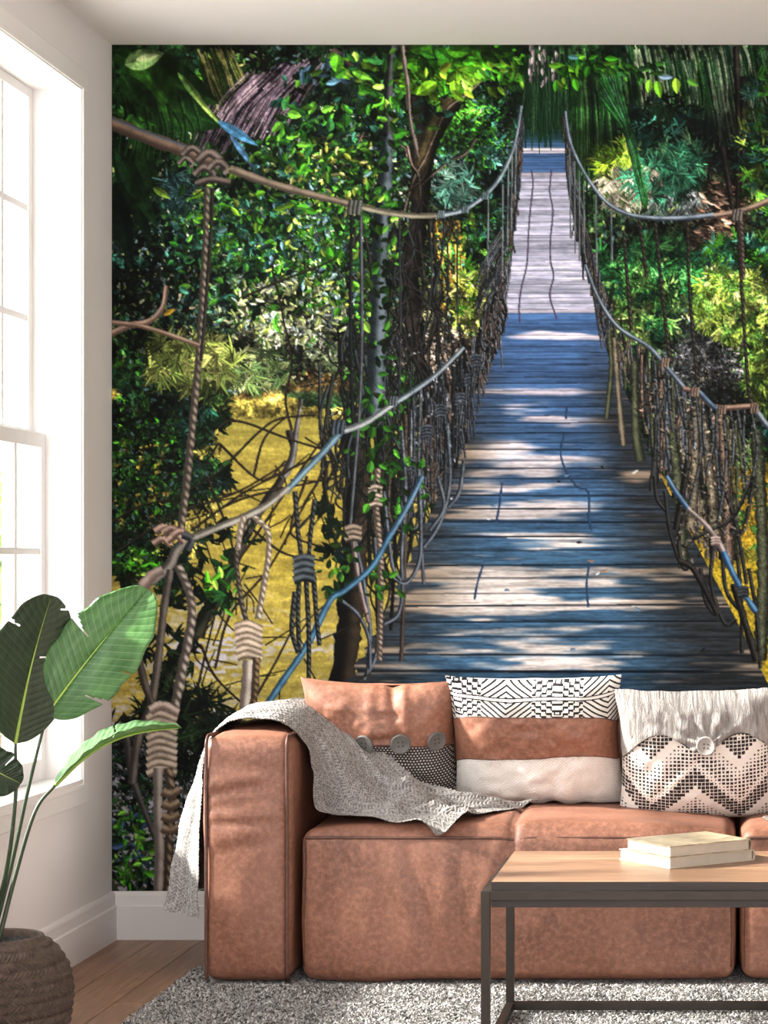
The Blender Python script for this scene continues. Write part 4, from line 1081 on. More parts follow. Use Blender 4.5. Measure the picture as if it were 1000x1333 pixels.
# ---------------------------------------------------------------- rug
RT = .022                                         # rug thickness under the furniture
def rug():
    root = empty('rug', (0, -1.75, 0), 'shaggy light and charcoal grey rug on the wooden floor under the sofa', 'rug')
    x0, x1, y0, y1 = -1.508, 1.52, -3.0, -.5
    k = NM('rug_base'); v = k.coord(); k.p(Base_Color=k.ramp(k.noise(v, 150, 4, .7), [(.35, rgb(96, 92, 90)), (.65, rgb(200, 194, 188))]), Roughness=1.0); k.bump(k.noise(v, 220, 3), .8, .01); M['rug_base'] = k.m
    n = 60
    V, Fc = rbox(x0, x1, y0, y1, .001, RT - .008, .006, 2, (60, 50, 2)); mesh('backing', V, Fc, M['rug_base'], root)
    # pile: thin curling blades
    r = np.random.default_rng(9); N = 150000
    dens_vis = 100000
    bx = np.concatenate([r.uniform(x0, .35, dens_vis), r.uniform(x0, x1, N - dens_vis)]); by = np.concatenate([r.uniform(-1.9, -.56, dens_vis), r.uniform(y0, y1, N - dens_vis)])
    h = RT * (.70 + .28 * r.random(N)); a = r.uniform(0, 2 * np.pi, N); lean = .010 * r.random(N) + .002; b = r.uniform(0, 2 * np.pi, N)
    under = (bx > -1.42) & (bx < 1.47) & (by > -.80); h = np.where(under, .016, h)
    for lx in (-.557, .59):
        for ly in (-1.72, -1.15): pass
    w = .0016 + .0012 * r.random(N)
    zb = np.full(N, RT - .010)
    B = np.stack([bx, by, zb], -1); W_ = np.stack([np.cos(a) * w, np.sin(a) * w, 0 * w], -1)
    T = B + np.stack([np.cos(b) * lean, np.sin(b) * lean, h - zb], -1)
    Md = (B + T) / 2 + np.stack([-np.cos(b) * lean * .25, -np.sin(b) * lean * .25, (h - zb) * .12], -1)
    Vv = np.stack([B - W_, B + W_, Md + W_, Md - W_, T], 1).reshape(-1, 3)
    i0 = np.arange(N)[:, None] * 5
    Fq = (i0 + np.array([[0, 1, 2, 3]])).tolist() + (i0 + np.array([[3, 2, 4]])).tolist()
    sh = r.choice([.05, .13, .26, .42, .60], N, p=[.16, .16, .2, .24, .24])[:, None] * (0.85 + .3 * r.random((N, 1)))
    c = sh * np.array([[1.0, .97, .94]])
    k = NM('rug_pile'); at = k.n('ShaderNodeVertexColor', layer_name='print'); k.p(Base_Color=at.outputs['Color'], Roughness=1.0); M['rug_pile'] = k.m
    o = mesh('pile', Vv, Fq, M['rug_pile'], root, col=np.repeat(c, 5, axis=0)); o['kind'] = 'stuff'
rug()

# ---------------------------------------------------------------- sofa
SXC = .0225
def crease(q, n, c0, c1, width, depth, ax=1):
    """a soft fold between two points, on the face looking along -axis"""
    a, b = [m for m in range(3) if m != ax]
    p0 = np.array(c0); d = np.array(c1) - p0; L = np.linalg.norm(d); d = d / L; e = np.array([-d[1], d[0]])
    r = q[:, [a, b]] - p0; s = r @ d; t = r @ e
    w = np.exp(-(t / width) ** 2) - .75 * np.exp(-((t - 1.9 * width) / (1.2 * width)) ** 2)
    f = np.clip(s / L * 4, 0, 1) * np.clip((L - s) / L * 4, 0, 1)
    q[:, ax] += depth * w * f * np.clip(-n[:, ax], 0, 1) ** 2
    return q
def arm_fn(q, n, t):
    q = q + n * (vnoise(q * np.array([7, 5, 9.]), 3) * .0035 + vnoise(q * 22, 4) * .0012)[:, None]
    for c0, c1, w, d in [((-1.46, .52), (-1.23, .562), .012, .004), ((-1.46, .452), (-1.18, .455), .010, .0035), ((-1.46, .49), (-1.24, .515), .010, .002), ((-1.44, .36), (-1.2, .42), .018, .002), ((-1.44, .62), (-1.2, .59), .018, .002)]:
        q = crease(q, n, c0, c1, w, d)
    return q
def seat_fn(q, n, t):
    q = q + n * (vnoise(q * np.array([4, 5, 5.]), 7) * .006 + vnoise(q * 16, 8) * .0016)[:, None]
    xm = -.586
    g = np.exp(-((q[:, 0] - xm) / .012) ** 2)
    q[:, 2] -= .012 * g * np.clip(n[:, 2], 0, 1)
    q[:, 1] += .008 * g * np.clip(-n[:, 1], 0, 1) * np.clip((q[:, 2] - .16) / .2, 0, 1)
    for c0, c1, w, d in [((-1.06, .28), (-1.03, .43), .012, .003), ((-1.02, .24), (-1.0, .43), .010, .003), ((-.78, .02), (-.88, .42), .022, .0035), ((-.72, .02), (-.74, .42), .018, .003), ((-.68, .08), (-.59, .43), .016, .004), ((-.46, .12), (-.55, .43), .014, .003), ((-.3, .0), (-.22, .4), .024, .0025)]:
        q = crease(q, n, c0, c1, w, d)
    q[:, 2] += np.clip(n[:, 2], 0, 1) ** 2 * .016 * (1 - np.clip(np.abs((q[:, 0] - xm) / .6), 0, 1) ** 4)
    return q
def back_fn(q, n, t): return q + n * (vnoise(q * 5, 12) * .006 + vnoise(q * 18, 13) * .0015)[:, None]

sofa = empty('sofa', (SXC, -.42, RT), 'chunky tan leather sofa with piped seams in front of the mural', 'sofa')
def mirror(V, F_):
    V = V.copy(); V[:, 0] = 2 * SXC - V[:, 0]; return V, F_[:, ::-1]
AX0, AX1 = -1.428, -1.186
def rr_path(x, y0, y1, z0, z1, r, top_back):
    """front edge of an arm's side panel: up the front, round the corner, back along the top"""
    a = np.linspace(0, np.pi / 2, 9)
    p = [(x, y0 + r * (1 - math.cos(t_)), z0 + r * (1 - math.sin(t_))) for t_ in a[::-1]]
    p += [(x, y0, z_) for z_ in np.linspace(z0 + r, z1 - r, 22)[1:-1]]
    p += [(x, y0 + r * (1 - math.cos(t_)), z1 - r + r * math.sin(t_)) for t_ in a]
    p += [(x, y_, z1) for y_ in np.linspace(y0 + r, top_back, 14)[1:]]
    return np.array(p)
for side in (0, 1):
    V, Fc = rbox(AX0, AX1, -.80, -.03, RT + .0008, .684, .034, 5, (26, 34, 60), (.010, .016, .020), arm_fn)
    if side: V, Fc = mirror(V, Fc)
    arm = mesh('arm', V, Fc, M['leather'], sofa)
    for xx in (AX0 + .012, AX1 - .012):
        pth = rr_path(xx, -.802, -.05, RT, .688, .03, -.06)
        pth[:, 2] += 0
        if side: pth[:, 0] = 2 * SXC - pth[:, 0]
        MB().tube(pth, .0048, 8).build('piping', M['leather_piping'], arm, smooth=True)
    V, Fc = rbox(-1.164, .015, -.795, -.26, RT + .0008, .432, .036, 5, (90, 36, 34), (.008, .018, .012), seat_fn)
    if side: V, Fc = mirror(V, Fc)
    seat = mesh('seat', V, Fc, M['leather'], sofa)
    # front seam just under the top edge, following the padded front
    xs = np.linspace(-1.150, .001, 60)
    t_ = (xs + .5745) / .59; tz = (.405 - .217) / .215
    fy = -.795 - .018 * (1 - np.abs(t_) ** 2.4) * (1 - tz ** 2.4) + .008 * np.exp(-((xs + .586) / .012) ** 2) + .008
    sp = np.stack([xs, fy - .0035, np.full_like(xs, .412) - .006 * np.exp(-((xs + .586) / .03) ** 2)], -1)
    if side: sp[:, 0] = 2 * SXC - sp[:, 0]
    MB().tube(sp, .0046, 8).build('piping', M['leather_piping'], seat, smooth=True)
    for xx in (-1.153, .004):
        vp = np.array([(xx, -.785 + .004 * math.cos(z_ * 9), z_) for z_ in np.linspace(.06, .405, 16)])
        if side: vp[:, 0] = 2 * SXC - vp[:, 0]
        MB().tube(vp, .0022, 6).build('stitch_seam', M['leather_piping'], seat, smooth=True)
    V, Fc = rbox(-1.164, .015, -.285, -.03, .20, .715, .045, 5, (50, 14, 30), (.006, .008, .014), back_fn)
    if side: V, Fc = mirror(V, Fc)
    bk = mesh('backrest', V, Fc, M['leather'], sofa)
    sp = np.stack([np.linspace(-1.13, -.02, 40), np.full(40, -.281), np.full(40, .692)], -1)
    if side: sp[:, 0] = 2 * SXC - sp[:, 0]
    MB().tube(sp, .0045, 8).build('piping', M['leather_piping'], bk, smooth=True)

# ---------------------------------------------------------------- pillows
class Pillow:
    def __init__(s, w, h, t, c, lean, yaw=0, roll=0, sag=.05, ear=.05):
        s.w, s.h, s.t = w, h, t; s.c = np.array(c, float); s.sag = sag; s.ear = ear
        s.R = np.array(Euler((math.radians(90 - 0) - math.radians(lean) * 1, 0, 0)).to_matrix())
        s.R = np.array((Matrix.Rotation(math.radians(yaw), 3, 'Z') @ Matrix.Rotation(-math.radians(lean), 3, 'X') @ Matrix.Rotation(math.radians(roll), 3, 'Y')))
    def at(s, u, v, side=1, off=0.0, seed=0):
        """u, v in -1..1; local x right, z up, -y to the viewer"""
        u = np.asarray(u, float); v = np.asarray(v, float)
        x = u * s.w / 2 * (1 - s.ear * (1 - v ** 2) * np.abs(u) ** 3)
        z = v * s.h / 2 * (1 - s.ear * (1 - u ** 2) * np.abs(v) ** 3 - s.sag * 0)
        z = z - s.sag * s.h * .5 * (1 - u ** 2) * np.clip(v, 0, 1) ** 2
        th = s.t / 2 * np.clip((1 - np.abs(u) ** 3.2) * (1 - np.abs(v) ** 3.2), 0, 1) ** .62 * (1 - .16 * v)
        # fold lines drawn in from the corners and a few soft dents
        p = np.stack([u.ravel() * 3.2, v.ravel() * 3.2, np.full(u.size, seed + .5)], -1)
        th = th * (1 + .10 * vnoise(p, seed + 20).reshape(u.shape) + .05 * vnoise(p * 2.7, seed + 21).reshape(u.shape))
        L = np.stack([x, -side * (th + off), z], -1)
        return L @ s.R.T + s.c
    def panel(s, name, v0, v1, mat, parent, nu=60, nv=40, off=0.0, side=1, colfn=None, edge=0.0, u0=-1, u1=1, extra=None, seed=0, uvs=1.0):
        """v0, v1 may be functions of u"""
        u = np.linspace(u0, u1, nu); f0 = v0(u) if callable(v0) else np.full(nu, v0); f1 = v1(u) if callable(v1) else np.full(nu, v1)
        U = np.repeat(u[:, None], nv, 1); T = np.linspace(0, 1, nv)[None]; Vv = f0[:, None] * (1 - T) + f1[:, None] * T
        X = s.at(U, Vv, side, off, seed)
        if extra is not None:
            N = np.cross(np.gradient(X, axis=0), np.gradient(X, axis=1)); N /= np.linalg.norm(N, axis=-1, keepdims=True) + 1e-12
            if (N @ (s.R @ np.array([0, -side, 0.]))).mean() < 0: N = -N
            X = X + N * extra(U, Vv)[..., None]
        UV = np.stack([U * s.w / 2, Vv * s.h / 2], -1).reshape(-1, 2) * uvs
        o = mesh(name, X.reshape(-1, 3), grid_faces(nu, nv, flip=(side < 0)), mat, parent, uv=UV, col=None if colfn is None else colfn(U, Vv).reshape(-1, 3))
        if edge > 0:
            md = o.modifiers.new('thickness', 'SOLIDIFY'); md.thickness = edge; md.offset = 0
        return o
    def seam(s, pts, r, mat, parent, name='seam', off=0.0, seed=0):
        pts = np.asarray(pts, float); X = s.at(pts[:, 0], pts[:, 1], 1, off, seed); return MB().tube(X, r, 6).build(name, mat, parent, smooth=True)
    def frame(s, u, v, off, seed=0):
        e = 1e-2; p = s.at(np.array([u]), np.array([v]), 1, off, seed)[0]; a = s.at(np.array([u + e]), np.array([v]), 1, off, seed)[0] - p; b = s.at(np.array([u]), np.array([v + e]), 1, off, seed)[0] - p
        a /= np.linalg.norm(a); b -= a * a.dot(b); b /= np.linalg.norm(b); return p, a, b, np.cross(a, b)

def button(pl, u, v, r, th, mat, parent, seed=0, off=.004):
    p, a, b, n = pl.frame(u, v, off, seed)
    if n.dot(pl.R @ np.array([0, -1., 0])) < 0: n = -n
    prof = [(0, -.4), (.6, -.4), (.95, -.35), (1, 0), (.97, .45), (.88, .6), (.76, .42), (.7, .3), (.3, .22), (0, .22)]
    na = 36; an = np.linspace(0, 2 * np.pi, na, endpoint=False); V = []
    for rr, zz in prof:
        V.append(p + n * (zz * th) + r * max(rr, .001) * (np.cos(an)[:, None] * a + np.sin(an)[:, None] * b))
    o = mesh('button', np.vstack(V), grid_faces(len(prof), na, wrap=True), mat, parent); fix_normals(o)
    tm = MB()
    for sx in (-1, 1):
        for sy in (-1, 1):
            c = p + n * th * .26 + a * sx * r * .2 + b * sy * r * .2
            V = [c + n * .0006 * k2 + r * .085 * (math.cos(t3) * a + math.sin(t3) * b) for k2 in (0, 1) for t3 in np.linspace(0, 2 * np.pi, 8, endpoint=False)]
            tm.add(V, [[8 + q for q in range(8)]] + [[q, (q + 1) % 8, 8 + (q + 1) % 8, 8 + q] for q in range(8)])
    tm.build('thread_hole', M['thread'], o)
    return o

# cloth materials
def uvnode(k): return k.n('ShaderNodeUVMap').outputs[0]
def woven(name, c1, c2, scale, bumpv=.6):
    """small pale dots on a dark basket weave"""
    k = NM(name); uv = uvnode(k); m = k.n('ShaderNodeMapping', {'Vector': uv, 'Scale': (scale, scale * 1.15, 1), 'Rotation': (0, 0, .06)}).outputs[0]
    sp = k.n('ShaderNodeSeparateXYZ', {'Vector': m})
    row = k.math('FLOOR', sp.outputs['Y']); xo = k.math('ADD', sp.outputs['X'], k.math('MULTIPLY', row, .5))
    fx = k.math('SUBTRACT', k.math('FRACT', xo), .5); fy = k.math('SUBTRACT', k.math('FRACT', sp.outputs['Y']), .5)
    d = k.math('SQRT', k.math('ADD', k.math('MULTIPLY', fx, fx), k.math('MULTIPLY', fy, fy)))
    f = k.ramp(d, [(.22, (1, 1, 1, 1)), (.36, (0, 0, 0, 1))])
    k.p(Base_Color=k.mix(f, rgb(*c1), rgb(*c2)), Roughness=.9); k.bump(f, bumpv, .003); M[name] = k.m
woven('basket_weave', (44, 40, 40), (206, 198, 190), 105)
k = NM('herringbone_cotton'); uv = uvnode(k); sp = k.n('ShaderNodeSeparateXYZ', {'Vector': uv})
zig = k.math('PINGPONG', k.math('MULTIPLY', sp.outputs['X'], 26.0), .5)
ln = k.math('FRACT', k.math('ADD', k.math('MULTIPLY', sp.outputs['Y'], 120.0), k.math('MULTIPLY', zig, 4.5)))
f = k.math('PINGPONG', ln, .5); nz = k.noise(uv, 160, 4, .7)
k.p(Base_Color=k.ramp(k.math('ADD', f, k.math('MULTIPLY', nz, .4)), [(.12, rgb(206, 196, 186)), (.4, rgb(243, 237, 230))]), Roughness=.95)
k.bump(k.math('ADD', f, k.math('MULTIPLY', nz, .5)), .7, .004); M['herringbone_cotton'] = k.m
k = NM('crinkled_linen'); uv = uvnode(k)
w1 = k.noise(k.n('ShaderNodeMapping', {'Vector': uv, 'Scale': (70, 16, 1)}).outputs[0], 1.0, 5, .6, dist=1.0); w2 = k.noise(uv, 420, 3, .7)
k.p(Base_Color=k.ramp(k.math('ADD', k.math('MULTIPLY', w1, .5), k.math('MULTIPLY', w2, .5)), [(.36, rgb(112, 105, 102)), (.62, rgb(188, 182, 177))]), Roughness=.95)
n1 = k.bump(w1, 1.0, .016); k.bump(w2, .6, .002, n1); M['crinkled_linen'] = k.m

# --- pillow one: leather flap with three buttons over a dotted weave
c = P(498, 962, -.40)
root = empty('throw_pillow', (c[0], -.44, .45), 'pillow with leather flap and three grey buttons over dotted weave', 'pillow', 'pillows along the sofa back')
p1 = Pillow(.450, .385, .19, (c[0], -.40, c[2]), -21, yaw=0, roll=1.0, ear=.085, sag=.03)
flap = lambda u: .11 + .05 * np.cos(u * 2.2) - .06 * u ** 2
p1.panel('back_panel', -1, 1, M['leather_pillow'], root, 40, 36, side=-1)
p1.panel('woven_panel', -1, flap, M['basket_weave'], root, 60, 34, seed=1)
def wr1(U, V): return .003 * vnoise(np.stack([U.ravel() * 5, V.ravel() * 4, 0 * U.ravel()], -1), 77).reshape(U.shape) + .006 * np.exp(-((U - .28 + .12 * V) / .06) ** 2) * -1 + .004 * np.exp(-((U - .42 + .1 * V) / .05) ** 2) + .003 * np.exp(-((U + .1) / .08) ** 2)
fl = p1.panel('leather_flap', lambda u: flap(u) - .02, 1, M['leather_pillow'], root, 80, 60, off=.003, edge=.004, extra=wr1, seed=1)
us = np.linspace(-.97, .97, 50); p1.seam(np.stack([us, flap(us)], -1), .0016, M['leather_piping'], fl, 'stitch_line', .006, 1)
for u_, v_ in [(-.16, .15), (.30, .17), (.77, .16)]:
    button(p1, u_, v_, .030, .009, M['button_horn'], root, 1, .008)

# --- pillow two: printed cotton, leather, quilted cotton
c = P(699, 963, -.42)
root = empty('throw_pillow', (c[0], -.46, .45), 'pillow in three bands of tribal print cotton, tan leather and cream herringbone', 'pillow', 'pillows along the sofa back')
p2 = Pillow(.505, .405, .20, (c[0], -.42, c[2]), -20, yaw=-2, roll=-.5, ear=.07, sag=.0)
def tribal(U, V):
    """thin black line drawing on white: nested diamonds and stepped keys either side of a wavy white stripe"""
    mid = .775 + .012 * np.sin(U * 7)
    x = (U + 1) * 1.72 + .28; y = (V - mid) / .21
    cell = np.mod(x, 1.0) - .5; odd = np.mod(np.floor(x), 2)
    ax_, ay = np.abs(cell), np.abs(y)
    d = ax_ * 2.2 + ay * .95                       # diamond distance
    dia = (np.abs(np.mod(d, .34) - .17) < .062) | (d < .14)
    q = .105; sx = np.floor(ax_ / q); fx = ax_ / q - sx
    lvl = np.mod(1.02 - sx * .24 - ay, .42)
    key = (np.abs(lvl - .21) < .075) | ((fx < .26) & (lvl > .0) & (lvl < .21) & (sx > 0))
    key |= (np.maximum(np.abs(ax_ - .0) * 4.2, np.abs(ay - .93) * 2.2) < .30) & (np.maximum(np.abs(ax_) * 4.2, np.abs(ay - .93) * 2.2) > .16)
    ink = np.where(odd > .5, dia, key)
    ink = ink & (ay > .10)
    ink |= np.abs(ay - .12) < .035
    wv = .94 + .06 * np.sin(U * 310) * np.sin(V * 290)
    return np.where(ink[..., None], s2l((40, 38, 40)), s2l((232, 227, 220)) * wv[..., None])
lo_ = lambda u: -.06 - .22 * np.abs(u) ** 6 + .02 * np.sin(u * 3)
hi_ = lambda u: .53 - .20 * np.abs(u) ** 6 - .02 * u
p2.panel('back_panel', -1, 1, M['herringbone_cotton'], root, 40, 36, side=-1)
def quilt(U, V):
    return .0055 * np.sin((U * 17 + V * 6 + 1.5 * np.sin(V * 4))) * np.exp(-((U - .15) / .5) ** 2) * np.clip((-.3 - V) * 4, 0, 1)
p2.panel('herringbone_panel', -1, lambda u: lo_(u) + .03, M['herringbone_cotton'], root, 90, 50, extra=quilt, seed=2)
p2.panel('printed_panel', lambda u: hi_(u) - .03, 1, M['cotton_print'], root, 480, 110, colfn=tribal, seed=2)
lp = p2.panel('leather_band', lo_, hi_, M['leather_pillow'], root, 70, 40, off=.0035, edge=.003, seed=2)
us = np.linspace(-.985, .985, 50)
for fn in (lo_, hi_): p2.seam(np.stack([us, fn(us)], -1), .0018, M['leather_piping'], lp, 'stitch_line', .004, 2)

# --- pillow three: crinkled linen flap over a checked zigzag weave
c = P(912, 981, -.47)
root = empty('throw_pillow', (c[0], -.50, .45), 'pillow with crinkled grey linen flap and one button over black and white checks', 'pillow', 'pillows along the sofa back')
p3 = Pillow(.48, .405, .21, (c[0], -.47, c[2]), -17, yaw=2, roll=-1.0, ear=.07, sag=.0)
def checks(U, V):
    cx, cy = (U + 1) * 21, (V + 1) * 19
    ix, iy = np.floor(cx), np.floor(cy); fx, fy = cx - ix - .5, cy - iy - .5
    zz = np.abs(np.mod(ix + 3, 22) - 11)                # zigzag bands
    band = np.mod(iy - zz + 54, 18)
    size = np.where(band < 3, .0, np.where(band < 8, .43, np.where(band < 10, .2, np.where(band < 15, .34, .22))))
    jit = (np.mod(np.sin(ix * 12.9898 + iy * 78.233) * 43758.5453, 1) - .5) * .08
    ink = (np.abs(fx) < size + jit) & (np.abs(fy) < (size + jit) * .95) & (size > 0)
    return np.where(ink[..., None], s2l((48, 42, 42)), s2l((230, 222, 213)))
fl3 = lambda u: .33 + .14 * np.cos(u * 6.0) * np.exp(-(u / .9) ** 2) * -1 + .05 - .35 * np.abs(u) ** 5
p3.panel('back_panel', -1, 1, M['crinkled_linen'], root, 40, 36, side=-1)
p3.panel('checked_panel', -1, lambda u: fl3(u) + .04, M['check_weave'], root, 330, 170, colfn=checks, seed=3)
def crk(U, V):
    g = np.exp(-((V - .0) / .5) ** 2)
    r_ = np.hypot(U - .08, V - .33) + .05; an = np.arctan2(V - .33, U - .08)
    return .004 * np.sin(an * 11 + 1) * np.exp(-((r_ - .35) / .3) ** 2) + .0022 * vnoise(np.stack([U.ravel() * 16, V.ravel() * 7, 0 * U.ravel()], -1), 31).reshape(U.shape)
f3 = p3.panel('linen_flap', lambda u: fl3(u) - .01, 1, M['crinkled_linen'], root, 110, 80, off=.0035, edge=.004, extra=crk, seed=3)
us = np.linspace(-.98, .98, 80); p3.seam(np.stack([us, fl3(us)], -1), .0016, M['thread'], f3, 'flap_hem', .005, 3)
b3 = button(p3, .06, .33, .028, .008, M['button_linen'], root, 3, .008)

# ---------------------------------------------------------------- knitted throw
def knit(name):
    k = NM(name); a = k.n('ShaderNodeVertexColor', layer_name='print'); nz = k.noise(uvnode(k), 420, 3, .8)
    k.p(Base_Color=k.mix(.3, a.outputs['Color'], k.ramp(nz, [(.38, rgb(56, 52, 51)), (.6, rgb(214, 208, 203))])), Roughness=1.0)
    k.bump(nz, .7, .003); M[name] = k.m
knit('chunky_knit')
def stitch_col(st, rn):
    """marled yarn: charcoal strands between the pale ones"""
    f = np.clip(st * 1.15 + rn * .40 - .16, 0, 1)[..., None]  # low parts of the stitches darkened: gap shade put into the colour
    return s2l((48, 45, 44)) * (1 - f) + s2l((190, 184, 180)) * f
def throw():
    # rows run along the length; each row from the front hem to the rear hem
    rows = [
        [(-1.452, -.70, .180), (-1.588, -.54, .176), (-1.590, -.36, .182), (-1.560, -.22, .19)],
        [(-1.452, -.70, .33), (-1.556, -.54, .34), (-1.558, -.36, .34), (-1.535, -.22, .34)],
        [(-1.450, -.69, .52), (-1.510, -.54, .53), (-1.510, -.36, .53), (-1.490, -.22, .53)],
        [(-1.436, -.68, .655), (-1.462, -.52, .672), (-1.465, -.36, .68), (-1.455, -.22, .68)],
        [(-1.385, -.685, .712), (-1.398, -.52, .730), (-1.398, -.34, .735), (-1.39, -.22, .72)],
        [(-1.310, -.70, .722), (-1.310, -.53, .748), (-1.305, -.36, .754), (-1.30, -.24, .74)],
        [(-1.235, -.71, .716), (-1.225, -.54, .744), (-1.215, -.38, .752), (-1.21, -.28, .74)],
        [(-1.180, -.70, .668), (-1.165, -.56, .700), (-1.13, -.44, .715), (-1.09, -.36, .71)],
        [(-1.162, -.69, .580), (-1.105, -.60, .605), (-1.05, -.52, .625), (-.995, -.46, .620)],
        [(-1.150, -.70, .500), (-1.06, -.65, .518), (-.985, -.57, .545), (-.905, -.52, .550)],
        [(-1.120, -.725, .462), (-1.00, -.68, .480), (-.92, -.60, .505), (-.82, -.52, .520)],
        [(-1.03, -.755, .460), (-.93, -.70, .470), (-.84, -.61, .488), (-.74, -.54, .490)],
        [(-.93, -.785, .455), (-.84, -.72, .463), (-.76, -.62, .470), (-.66, -.53, .474)],
        [(-.845, -.812, .445), (-.76, -.735, .460), (-.67, -.62, .464), (-.575, -.51, .468)],
        [(-.790, -.842, .412), (-.725, -.765, .458), (-.635, -.63, .460), (-.545, -.49, .464)],
    ]
    R_ = np.array(rows)                                    # 15 x 4 x 3
    A = np.stack([crom(R_[:, j], 54) for j in range(4)], 1)
    A = np.stack([crom(A[i], 68) for i in range(len(A))], 0)
    nu, nv = A.shape[:2]
    d = np.linalg.norm(np.diff(A[:, nv // 2], axis=0), axis=1); Lu = np.concatenate([[0], np.cumsum(d)])
    tv = np.linspace(0, 1, nv); Wv = .52
    N = np.cross(np.gradient(A, axis=0), np.gradient(A, axis=1)); N /= np.linalg.norm(N, axis=-1, keepdims=True) + 1e-12
    if N[nu // 3, nv // 2, 2] < 0: N = -N
    UU = np.repeat(Lu[:, None], nv, 1); VV = np.repeat((tv * Wv)[None], nu, 0)
    # folds: long rolls along the length, stronger on the drape and the seat; pleats on the hanging side
    fall = np.clip((UU - .85) / .25, 0, 1); hang = np.clip((.50 - UU) / .2, 0, 1)
    p = np.stack([UU.ravel() * 5, VV.ravel() * 13, 0 * UU.ravel()], -1)
    disp = .020 * fall * vnoise(p, 41).reshape(nu, nv) + .010 * fall * np.sin(VV * 34 + 6 * np.sin(UU * 4.2) + UU * 6)
    disp += .010 * hang * np.sin(VV * 42 + .6) + .004 * vnoise(np.stack([UU.ravel() * 16, VV.ravel() * 16, 0 * UU.ravel()], -1), 43).reshape(nu, nv)
    disp += .012 * np.exp(-((UU - 1.42 - .3 * (tv - .3)) / .02) ** 2) * np.clip(1 - np.abs(tv - .35) * 1.6, 0, 1) + .010 * np.exp(-((UU - 1.30 + .35 * (tv - .5)) / .025) ** 2) * fall
    # larger folds where the throw gathers on the seat
    for cu, slope, wd_, am in [(1.16, .30, .030, .016), (1.27, -.22, .026, .018), (1.37, .16, .022, .016), (1.48, -.30, .026, .014), (1.58, .2, .02, .010)]:
        disp = disp + am * np.exp(-((UU - cu - slope * (tv - .45)) / wd_) ** 2) * np.clip(np.sin(np.pi * np.clip(tv * .9 + .12, 0, 1)), 0, 1)
    for cv_, u0_, am in [(.12, .85, .012), (.30, .95, .014), (.44, .9, .010)]:
        disp = disp + am * np.exp(-((VV - cv_ - .05 * np.sin(UU * 7)) / .018) ** 2) * np.clip((UU - u0_) / .1, 0, 1) * np.clip((1.35 - UU) / .15, 0, 1)
    # the stitches themselves, in relief
    ping = lambda a: np.abs(np.mod(a, 1) - .5) * 2
    cxx = VV * 34.0
    st_ = (1 - ping(UU * 96.0 + ping(cxx) * 1.15)) * .78 + np.clip(1 - ping(cxx + .5) * 1.0, 0, 1) * .0 + .22 * np.clip(ping(cxx) * 4, 0, 1) * np.clip((1 - ping(cxx)) * 4, 0, 1)
    rn = vnoise(np.stack([UU.ravel() * 160, VV.ravel() * 160, 0 * UU.ravel()], -1), 51).reshape(nu, nv)
    disp = disp + .0046 * st_ + .0014 * rn
    # rolled hem
    hem = np.exp(-(np.minimum(VV, Wv - VV) / .010) ** 2) + np.exp(-((Lu[-1] - UU) / .010) ** 2) + np.exp(-(UU / .010) ** 2)
    X = A + N * (disp + .003 * np.clip(hem, 0, 1))[..., None]
    # keep clear of the sofa: above seat and arm
    X[..., 2] = np.where((X[..., 0] > -1.14) & (X[..., 1] > -.81) & (X[..., 2] < .60), np.maximum(X[..., 2], .4660 - 26 * np.clip(-.765 - X[..., 1], 0, 1) ** 2 + .003 * st_ + .002 * vnoise(X.reshape(-1, 3) * 30, 4).reshape(nu, nv)), X[..., 2])
    o = mesh('throw_blanket', X.reshape(-1, 3), grid_faces(nu, nv), M['chunky_knit'], None, col=stitch_col(st_, rn).reshape(-1, 3), uv=np.stack([UU, VV], -1).reshape(-1, 2))
    tag(o, 'grey and white chunky knitted throw draped over the sofa arm onto the seat', 'blanket')
throw()

# a second, smaller blanket over the front edge of the other seat (only its corner shows)
woven('taupe_weave', (92, 80, 72), (150, 136, 124), 130, .8)
def edge_blanket():
    n = 60; a, b = np.meshgrid(np.linspace(0, 1, n), np.linspace(0, 1, n), indexing='ij')
    X = .088 + .34 * .62 * a + .42 * .55 * b; T = -.012 - .34 * .5 * a + .42 * .62 * b
    r = .03
    ang = np.clip(-T / r, -0, np.pi / 2)
    y = np.where(T > 0, -.795 + T, np.where(T > -r * np.pi / 2, -.795 - r * np.sin(ang), -.795 - r)) - .006
    z = np.where(T > 0, .4665, np.where(T > -r * np.pi / 2, .4665 - r * (1 - np.cos(ang)), .4665 - r + (T + r * np.pi / 2)))
    z = z + .003 * np.sin(X * 40 + T * 22) * (T > 0) + .003
    o = mesh('woven_blanket', np.stack([X, y - .012 * (T < 0) * np.clip(-T * 30, 0, 1), z], -1).reshape(-1, 3), grid_faces(n, n), M['taupe_weave'], uv=np.stack([a * .34, b * .42], -1).reshape(-1, 2))
    md = o.modifiers.new('thickness', 'SOLIDIFY'); md.thickness = .004; md.offset = 1
    fix_normals(o)
    tag(o, 'taupe woven blanket hanging over the front edge of the sofa seat beyond the books', 'blanket')
edge_blanket()

